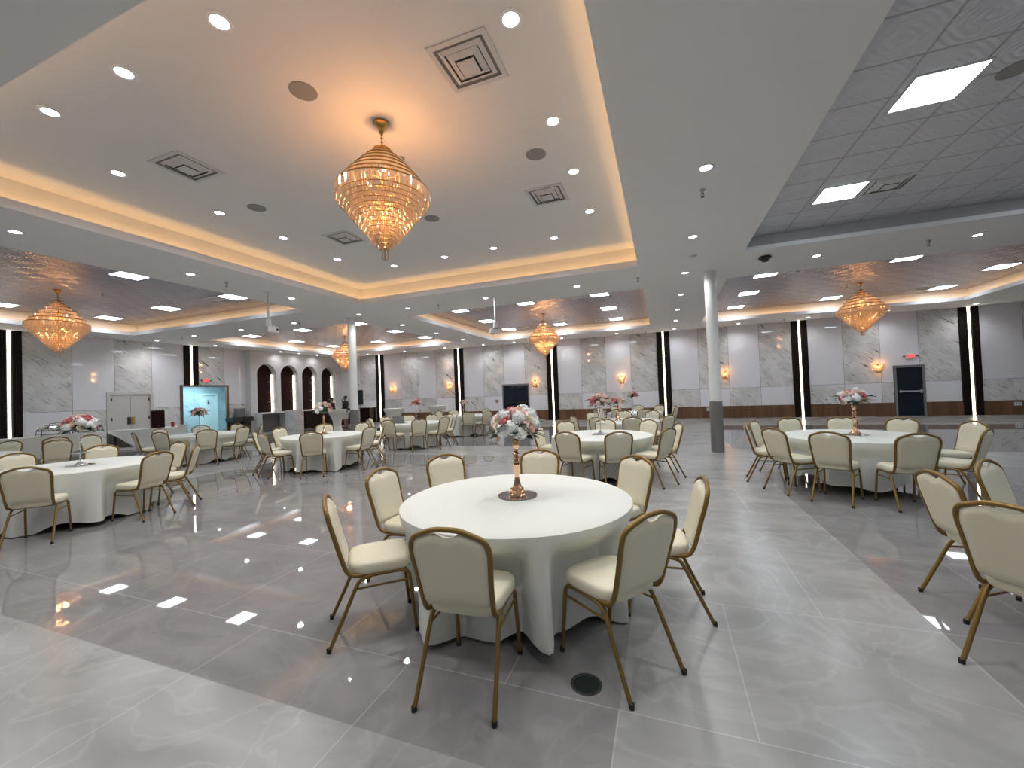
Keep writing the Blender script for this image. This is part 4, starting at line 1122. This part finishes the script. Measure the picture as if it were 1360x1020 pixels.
# lamps added out of view to light the hall behind and beside the viewer
for q, (x, y) in enumerate([(-14.4, -.2), (-11.8, -.2), (-6.7, -.2), (-4.2, -.2), (-1.7, -.2), (3.2, -.2), (5.8, -.2), (8.4, -.2), (-14.4, -4.), (-9., -4.), (-4., -4.), (.6, -4.), (6., -4.), (11.3, -.2), (11.4, 5.5), (11.4, 10.5), (11.4, 15.5), (14.5, 3.), (14.5, 9.), (14.5, 15.)]):
    downlight(x, y, ZS, 'added unseen downlight lighting the hall outside the picture', 'added downlights outside the picture')

def make_troffer():
    t = thing('ceiling_panel_light', '-', 'ceiling light'); h = .302
    bm = B()
    for a, b, c, e in ((-h, h, -h, -h + .022), (-h, h, h - .022, h), (-h, -h + .022, -h + .022, h - .022), (h - .022, h, -h + .022, h - .022)): box(bm, a, b, c, e, -.014, -.001)
    obj('frame', bm, M['white_plastic'], t)
    bm = B(); box(bm, -h + .022, h - .022, -h + .022, h - .022, -.010, -.003); obj('diffuser', bm, M['troffer'], t)
    return t
TF = make_troffer(); tf1 = [1]
def troffer(x, y, z, label, group):
    if tf1[0]: tf1[0] = 0; TF.location = (x, y, z); tag(TF, label, 'ceiling light', group); return
    dup(TF, (x, y, z), None, label, group)
for nm, z, xs, ys in (('grey tile ceiling at top right', ZG, (2.81, 6.1, 9.3), (2.9, 5.5, 7.96)), ('far middle tray', ZT, (-7.08, -4.45, -1.85), (13.62, 16.22, 18.9)),
                      ('tin tray near the single navy door', ZT, (2.96, 6.2, 9.48), (13.59, 16.15, 18.83)), ('tin tray above the buffet', ZT, (-18.2, -15.04, -11.87), (3.2, 5.9, 8.4)),
                      ('tin tray before the arches', ZT, (-18.35, -15.1, -12.0), (13.8, 16.35, 18.95))):
    for i, x in enumerate(xs):
        for j, y in enumerate(ys):
            if i == 1 and j == 1 and nm != 'grey tile ceiling at top right': continue          # the chandelier hangs there
            lab = 'square panel light, %s column, %s row of the %s' % (('left', 'middle', 'right')[i], ('near', 'middle', 'far')[j], nm)
            troffer(x, y, z, lab, 'square ceiling panel lights')

def make_vent(dark):
    t = thing('ceiling_vent', '-', 'vent'); h = .30
    bm = B()
    for a in (h,):
        for q in ((-a, a, -a, -a + .05), (-a, a, a - .05, a), (-a, -a + .05, -a + .05, a - .05), (a - .05, a, -a + .05, a - .05)): box(bm, q[0], q[1], q[2], q[3], -.012, -.001)
    obj('frame', bm, M['vent'], t)
    bm = B(); box(bm, -.25, .25, -.25, .25, -.004, -.001); obj('dark_throat', bm, M['vent_dark'], t)
    for a, b, z in ((.235, .175, -.012), (.160, .105, -.026)):
        bm = B()
        A = [(-a, -a, z + .016), (a, -a, z + .016), (a, a, z + .016), (-a, a, z + .016)]; C_ = [(-b, -b, z - .010), (b, -b, z - .010), (b, b, z - .010), (-b, b, z - .010)]
        D_ = [(-b, -b, z - .006), (b, -b, z - .006), (b, b, z - .006), (-b, b, z - .006)]
        for k in range(4): quad(bm, [A[k], A[(k + 1) % 4], C_[(k + 1) % 4], C_[k]]); quad(bm, [A[k], A[(k + 1) % 4], D_[(k + 1) % 4], D_[k]])
        obj('louvre', bm, M['vent'], t)
    bm = B(); box(bm, -.09, .09, -.09, .09, -.048, -.042, bev=.002); obj('centre_plate', bm, M['vent'], t)
    return t
VT = make_vent(0); v1 = [1]
def vent(x, y, z, label, group='square ceiling vents', sc=1.):
    if v1[0]: v1[0] = 0; VT.location = (x, y, z); tag(VT, label, 'vent', group); return
    dup(VT, (x, y, z), None, label, group)
for (x, y), l in zip([(-1.6, 3.45), (-5.8, 3.52), (-1.61, 6.29), (-5.73, 6.29)], ('near right', 'near left', 'far right', 'far left')): vent(x * S_, y * S_, ZM, 'square stepped vent at the %s of the white tray' % l)
vent(3.44, 7.96, ZG, 'square vent beside the panel light in the grey tile ceiling')
for x, y, l in ((-6.3, 13.58, 'near left vent of the far middle tray'), (-2.46, 13.58, 'near right vent of the far middle tray'), (-2.46, 18.86, 'far right vent of the far middle tray'), (-6.3, 18.75, 'far left vent of the far middle tray'),
                (3.57, 13.52, 'near vent of the tin tray by the round column'), (3.57, 18.75, 'far left vent of the tin tray near the navy door'), (8.8, 18.75, 'far right vent of the tin tray near the navy door'),
                (-12.5, 8.38, 'vent beside a panel light above the buffet tray'), (-12.65, 18.9, 'far right vent of the tin tray before the arches'), (-18.95, 16.35, 'left vent of the tin tray before the arches')):
    vent(x, y, ZT, l)
for x, y, z, l in [(-3.31 * S_, 3.11 * S_, ZM, 'round grey speaker left of the chandelier, nearest the camera'), (-6.06 * S_, 4.7 * S_, ZM, 'round grey speaker on the left of the white tray'), (-1.45 * S_, 5.14 * S_, ZM, 'round grey speaker on the right of the white tray'),
                   (-3.73 * S_, 6.25 * S_, ZM, 'round grey speaker behind the large chandelier'), (3.42, 5.5, ZG, 'round speaker in the grey tile ceiling at the right frame edge')]:
    t = thing('ceiling_speaker', l, 'speaker', (x, y, z), 0, 'round ceiling speakers')
    bm = B(); lathe(bm, [(.120, -.001), (.135, -.001), (.136, -.006), (.120, -.010)], 36); obj('rim', bm, M['speaker'], t, True)
    bm = B(); lathe(bm, [(0, -.010), (.120, -.008), (.120, -.002), (0, -.002)], 36); obj('grille', bm, M['speaker'], t, True)
for x, y, z, l in [(-3.11 * S_, 4.49 * S_, ZM, 'fire sprinkler right behind the large chandelier'), (.63, 6.16, ZS, 'fire sprinkler on the beam below the nearest right downlight'), (-.46, 10.43, ZS, 'fire sprinkler at the far right corner of the white tray'),
                   (-6.21, 10.62, ZS, 'fire sprinkler on the beam left of the projector pole'), (-9.07, 6.26, ZS, 'fire sprinkler on the beam left of the white tray'), (-11.74, 10.59, ZS, 'fire sprinkler next to a downlight right of the left projector'),
                   (-18.06, 10.63, ZS, 'fire sprinkler above the restroom corridor pilaster'), (5.05, 20.48, ZS, 'fire sprinkler left of the navy door pilaster'), (-.65, 20.51, ZS, 'fire sprinkler near the back wall middle pilaster'), (5.09, 10.45, ZS, 'fire sprinkler on the beam at right'),
                   (-14.2, 6.43, ZT, 'fire sprinkler right of the buffet chandelier'), (-4.75, 15.96, ZT, 'fire sprinkler left of the far middle chandelier'), (5.85, 16.38, ZT, 'fire sprinkler left of the chandelier near the navy door')]:
    t = thing('fire_sprinkler', l, 'sprinkler', (x, y, z), 0, 'fire sprinklers')
    bm = B(); lathe(bm, [(0, 0), (.045, 0), (.045, -.006), (.03, -.012), (.016, -.03), (.014, -.05), (0, -.05)], 16); obj('collar', bm, M['metal'], t, True)
    bm = B(); tube(bm, [(-.014, 0, -.045), (-.018, 0, -.07), (0, 0, -.095)], .004, 6); tube(bm, [(.014, 0, -.045), (.018, 0, -.07), (0, 0, -.095)], .004, 6); lathe(bm, [(0, -.096), (.026, -.098), (.026, -.102), (0, -.104)], 14); obj('deflector', bm, M['black'], t, True)
t = thing('dome_camera', 'black dome camera on the beam left of the grey tile ceiling corner', 'camera', (2.17, 10.0, ZS))
bm = B(); lathe(bm, [(0, 0), (.085, 0), (.085, -.012), (.05, -.02)], 28); obj('white_base', bm, M['white_plastic'], t, True)
bm = B(); lathe(bm, [(.06, -.012), (.115, -.014), (.125, -.03), (.12, -.05), (.08, -.055)], 28); obj('housing', bm, M['black'], t, True)
bm = B(); lathe(bm, [(.080, -.050), (.076, -.085), (.05, -.115), (0, -.125)], 28); obj('dome', bm, mat('smoked_dome', (.02, .02, .022), .08), t, True)
t = thing('smoke_detector', 'white smoke detector on the beam above the round column', 'smoke detector', (.71, 9.23, ZS))
bm = B(); lathe(bm, [(0, 0), (.075, 0), (.075, -.015), (.065, -.03), (0, -.042)], 28); obj('body', bm, M['white_plastic'], t, True)
for x, y, a, l in ((-9.01, 7.22, .6, 'white ceiling projector on a pole above the table before the arches'), (-4.36, 10.57, 2.4, 'white ceiling projector on a pole before the far middle tray')):
    t = thing('ceiling_projector', l, 'projector', (x, y, ZS), a, 'ceiling projectors')
    bm = B(); lathe(bm, [(0, 0), (.10, 0), (.09, -.02), (.03, -.035), (0, -.035)], 24); obj('ceiling_plate', bm, M['white_plastic'], t, True)
    bm = B(); lathe(bm, [(.026, -.03), (.026, -.72)], 16); obj('pole', bm, M['white_plastic'], t, True)
    bm = B(); box(bm, -.05, .05, -.05, .05, -.86, -.70, bev=.008); box(bm, -.04, .14, -.04, .04, -.87, -.85); obj('bracket', bm, M['white_plastic'], t)
    bm = B(); box(bm, .02, .20, -.13, .13, -1.02, -.885, bev=.012); pj = obj('projector_body', bm, M['white_plastic'], t)
    bm = B(); box(bm, .03, .19, -.10, .10, -.886, -.878); obj('top_vent', bm, M['black'], pj)
    bm = B(); tube(bm, [(.19, -.05, -.95), (.225, -.05, -.95)], [.032, .030], 16); tube(bm, [(.19, .06, -.95), (.215, .06, -.95)], [.018, .018], 12); obj('lens', bm, M['black'], pj)

# ------------------------------------------------------------------ people at the bar
def skin_body(name, joints, edges, m, parent=None, sub=2):
    """one continuous surface grown over a joint skeleton"""
    me = bpy.data.meshes.new(name); me.from_pydata([j[0] for j in joints], edges, []); o = bpy.data.objects.new(name, me); COL.objects.link(o)
    o.modifiers.new('skin', 'SKIN'); s = o.modifiers.new('sub', 'SUBSURF'); s.levels = sub; s.render_levels = sub
    for v, j in zip(me.skin_vertices[0].data, joints): v.radius = j[1] if isinstance(j[1], tuple) else (j[1], j[1])
    me.skin_vertices[0].data[0].use_root = True
    dg = bpy.context.evaluated_depsgraph_get(); m2 = bpy.data.meshes.new_from_object(o.evaluated_get(dg)); bpy.data.objects.remove(o); bpy.data.meshes.remove(me)
    m2.materials.clear(); m2.materials.append(m)
    for p in m2.polygons: p.use_smooth = True
    m2.name = name; r = bpy.data.objects.new(name, m2); COL.objects.link(r)
    if parent: r.parent = parent
    return r
def person(loc, rz, label, raise_hand, bottom, sc=1.):
    t = thing('person', label, 'person', loc, rz); t.scale = (sc,) * 3
    J = [((0, 0, .95), (.15, .11)), ((0, 0, 1.12), (.135, .10)), ((0, 0, 1.32), (.165, .115)), ((0, 0, 1.45), (.07, .07)), ((0, .01, 1.53), (.052, .055)), ((0, .02, 1.60), (.072, .085)), ((0, .015, 1.69), (.066, .082))]
    E_ = [(0, 1), (1, 2), (2, 3), (3, 4), (4, 5), (5, 6)]
    for s in (-1, 1):
        b = len(J)
        J += [((s * .09, 0, .88), .085), ((s * .10, .01, .50), .058), ((s * .105, -.02, .10), .040), ((s * .11, .05, .035), (.042, .03)), ((s * .115, .14, .022), (.038, .02))]
        E_ += [(0, b), (b, b + 1), (b + 1, b + 2), (b + 2, b + 3), (b + 3, b + 4)]
        a = len(J)
        if raise_hand and s > 0: J += [((s * .19, 0, 1.40), .055), ((s * .25, .06, 1.14), .043), ((s * .13, .19, 1.36), .032), ((s * .09, .20, 1.44), (.030, .018))]
        else: J += [((s * .19, 0, 1.40), .055), ((s * .25, -.02, 1.12), .043), ((s * .22, .14, .95), .032), ((s * .19, .21, .93), (.032, .018))]
        E_ += [(2, a), (a, a + 1), (a + 1, a + 2), (a + 2, a + 3)]
        h = a + 3; P = Vector(J[h][0]); D = (P - Vector(J[a + 2][0])).normalized(); S = D.orthogonal().normalized()
        for f, (o_, l_) in enumerate(((-.024, .065), (-.008, .075), (.008, .072), (.024, .058))):
            k = len(J); J += [(tuple(P + S * o_ + D * (.02 + l_ * .5)), .009), (tuple(P + S * o_ + D * (.015 + l_) + Vector((0, .01, -.01))), .007)]; E_ += [(h, k), (k, k + 1)]
        k = len(J); J += [(tuple(P - S * .04 + D * .02), .010), (tuple(P - S * .052 + D * .05), .008)]; E_ += [(h, k), (k, k + 1)]
    body = skin_body('body', J, E_, M['skin'], t)
    bm = B()
    bmesh.ops.create_icosphere(bm, subdivisions=2, radius=1., matrix=Matrix.Translation((0, .108, 1.615)) @ Matrix.Diagonal((.012, .022, .02, 1)))
    for s in (-1, 1): bmesh.ops.create_icosphere(bm, subdivisions=2, radius=1., matrix=Matrix.Translation((s * .078, .01, 1.625)) @ Matrix.Diagonal((.012, .022, .034, 1)))
    obj('nose_and_ears', bm, M['skin'], body, True)
    for s in (-1, 1):
        bm = B(); bmesh.ops.create_icosphere(bm, subdivisions=2, radius=.012, matrix=Matrix.Translation((s * .030, .096, 1.645))); obj('eye', bm, M['black'], body, True)
    bm = B(); box(bm, -.024, .024, .090, .101, 1.560, 1.568, bev=.003); obj('mouth', bm, M['red'], body)
    bm = B(); bmesh.ops.create_icosphere(bm, subdivisions=3, radius=1., matrix=Matrix.Translation((0, -.012, 1.685)) @ Matrix.Diagonal((.088, .102, .085, 1)))
    bmesh.ops.delete(bm, geom=[v for v in bm.verts if v.co.z < 1.645 and v.co.y > -.02 or v.co.z < 1.60], context='VERTS'); obj('hair', bm, M['hair'], t, True)
    Js = [((0, 0, .92), (.175, .13)), ((0, 0, 1.12), (.155, .115)), ((0, 0, 1.32), (.185, .13)), ((0, 0, 1.43), (.085, .085))]; Es = [(0, 1), (1, 2), (2, 3)]
    k0 = 7
    for s in (-1, 1):
        a = len(Js)
        if raise_hand and s > 0: Js += [((s * .19, 0, 1.40), .07), ((s * .25, .06, 1.14), .058), ((s * .155, .165, 1.31), .044)]
        else: Js += [((s * .19, 0, 1.40), .07), ((s * .25, -.02, 1.12), .058), ((s * .225, .115, .97), .044)]
        Es += [(2, a), (a, a + 1), (a + 1, a + 2)]
    skin_body('shirt', Js, Es, M['black_cloth'], t)
    Jp = [((0, 0, .97), (.165, .125))]; Ep = []
    zl = .46 if bottom == 'shorts' else .08
    for s in (-1, 1):
        b = len(Jp); Jp += [((s * .09, 0, .86), .105), ((s * .10, .01, .55), .085), ((s * .105, .0, zl), .075)]; Ep += [(0, b), (b, b + 1), (b + 1, b + 2)]
    skin_body(bottom, Jp, Ep, M['white_cloth'] if bottom == 'shorts' else M['black_cloth'], t)
    for s in (-1, 1):
        bm = B(); bmesh.ops.create_icosphere(bm, subdivisions=2, radius=1., matrix=Matrix.Translation((s * .112, .075, .042)) @ Matrix.Diagonal((.05, .13, .042, 1))); obj('shoe', bm, M['black'], t, True)
    return t
p1 = person((-15.95, 17.2, 0), radians(100), 'person in black shirt and pale shorts holding a phone up, beside the column', True, 'shorts', .985)
person((-16.75, 17.05, 0), radians(-80), 'person in black facing the bar, half hidden behind the bouquet', False, 'trousers', .96)
t = thing('phone', 'dark phone held up by the person in pale shorts', 'phone'); t.matrix_world = p1.matrix_world
t.location = (-15.95 + .985 * (.09 * cos(radians(100)) - .262 * sin(radians(100))), 17.2 + .985 * (.09 * sin(radians(100)) + .262 * cos(radians(100))), .985 * 1.475); t.rotation_euler = (0, 0, radians(100))
bm = B(); box(bm, -.036, .036, -.005, .005, -.04, .10, bev=.003); obj('phone_body', bm, M['black'], t)
bm = B(); box(bm, -.032, .032, -.0065, -.0045, -.034, .094); obj('phone_screen', bm, mat('phone_glass', (.02, .02, .025), .1), t)

# ------------------------------------------------------------------ light and render look
ld = bpy.data.lights.new('corridor_lamp', 'AREA'); ld.shape = 'RECTANGLE'; ld.size = 1.0; ld.size_y = 1.2; ld.energy = 60; ld.color = (.48, .86, 1.)
lo = bpy.data.objects.new('corridor_lamp', ld); COL.objects.link(lo); lo.location = (-21.4, 13.4, 2.57)
w = bpy.data.worlds.new('world'); SC.world = w; w.use_nodes = True
w.node_tree.nodes['Background'].inputs[0].default_value = (.5, .55, .6, 1); w.node_tree.nodes['Background'].inputs[1].default_value = .0
SC.view_settings.view_transform = 'Standard'; SC.view_settings.look = 'None'; SC.view_settings.gamma = 1; SC.view_settings.use_curve_mapping = False
SC.view_settings.exposure = 0.34
cy = SC.cycles
cy.max_bounces = 7; cy.diffuse_bounces = 4; cy.glossy_bounces = 4; cy.transmission_bounces = 4; cy.transparent_max_bounces = 8
cy.sample_clamp_indirect = 6.; cy.caustics_reflective = False; cy.caustics_refractive = False; cy.use_denoising = True
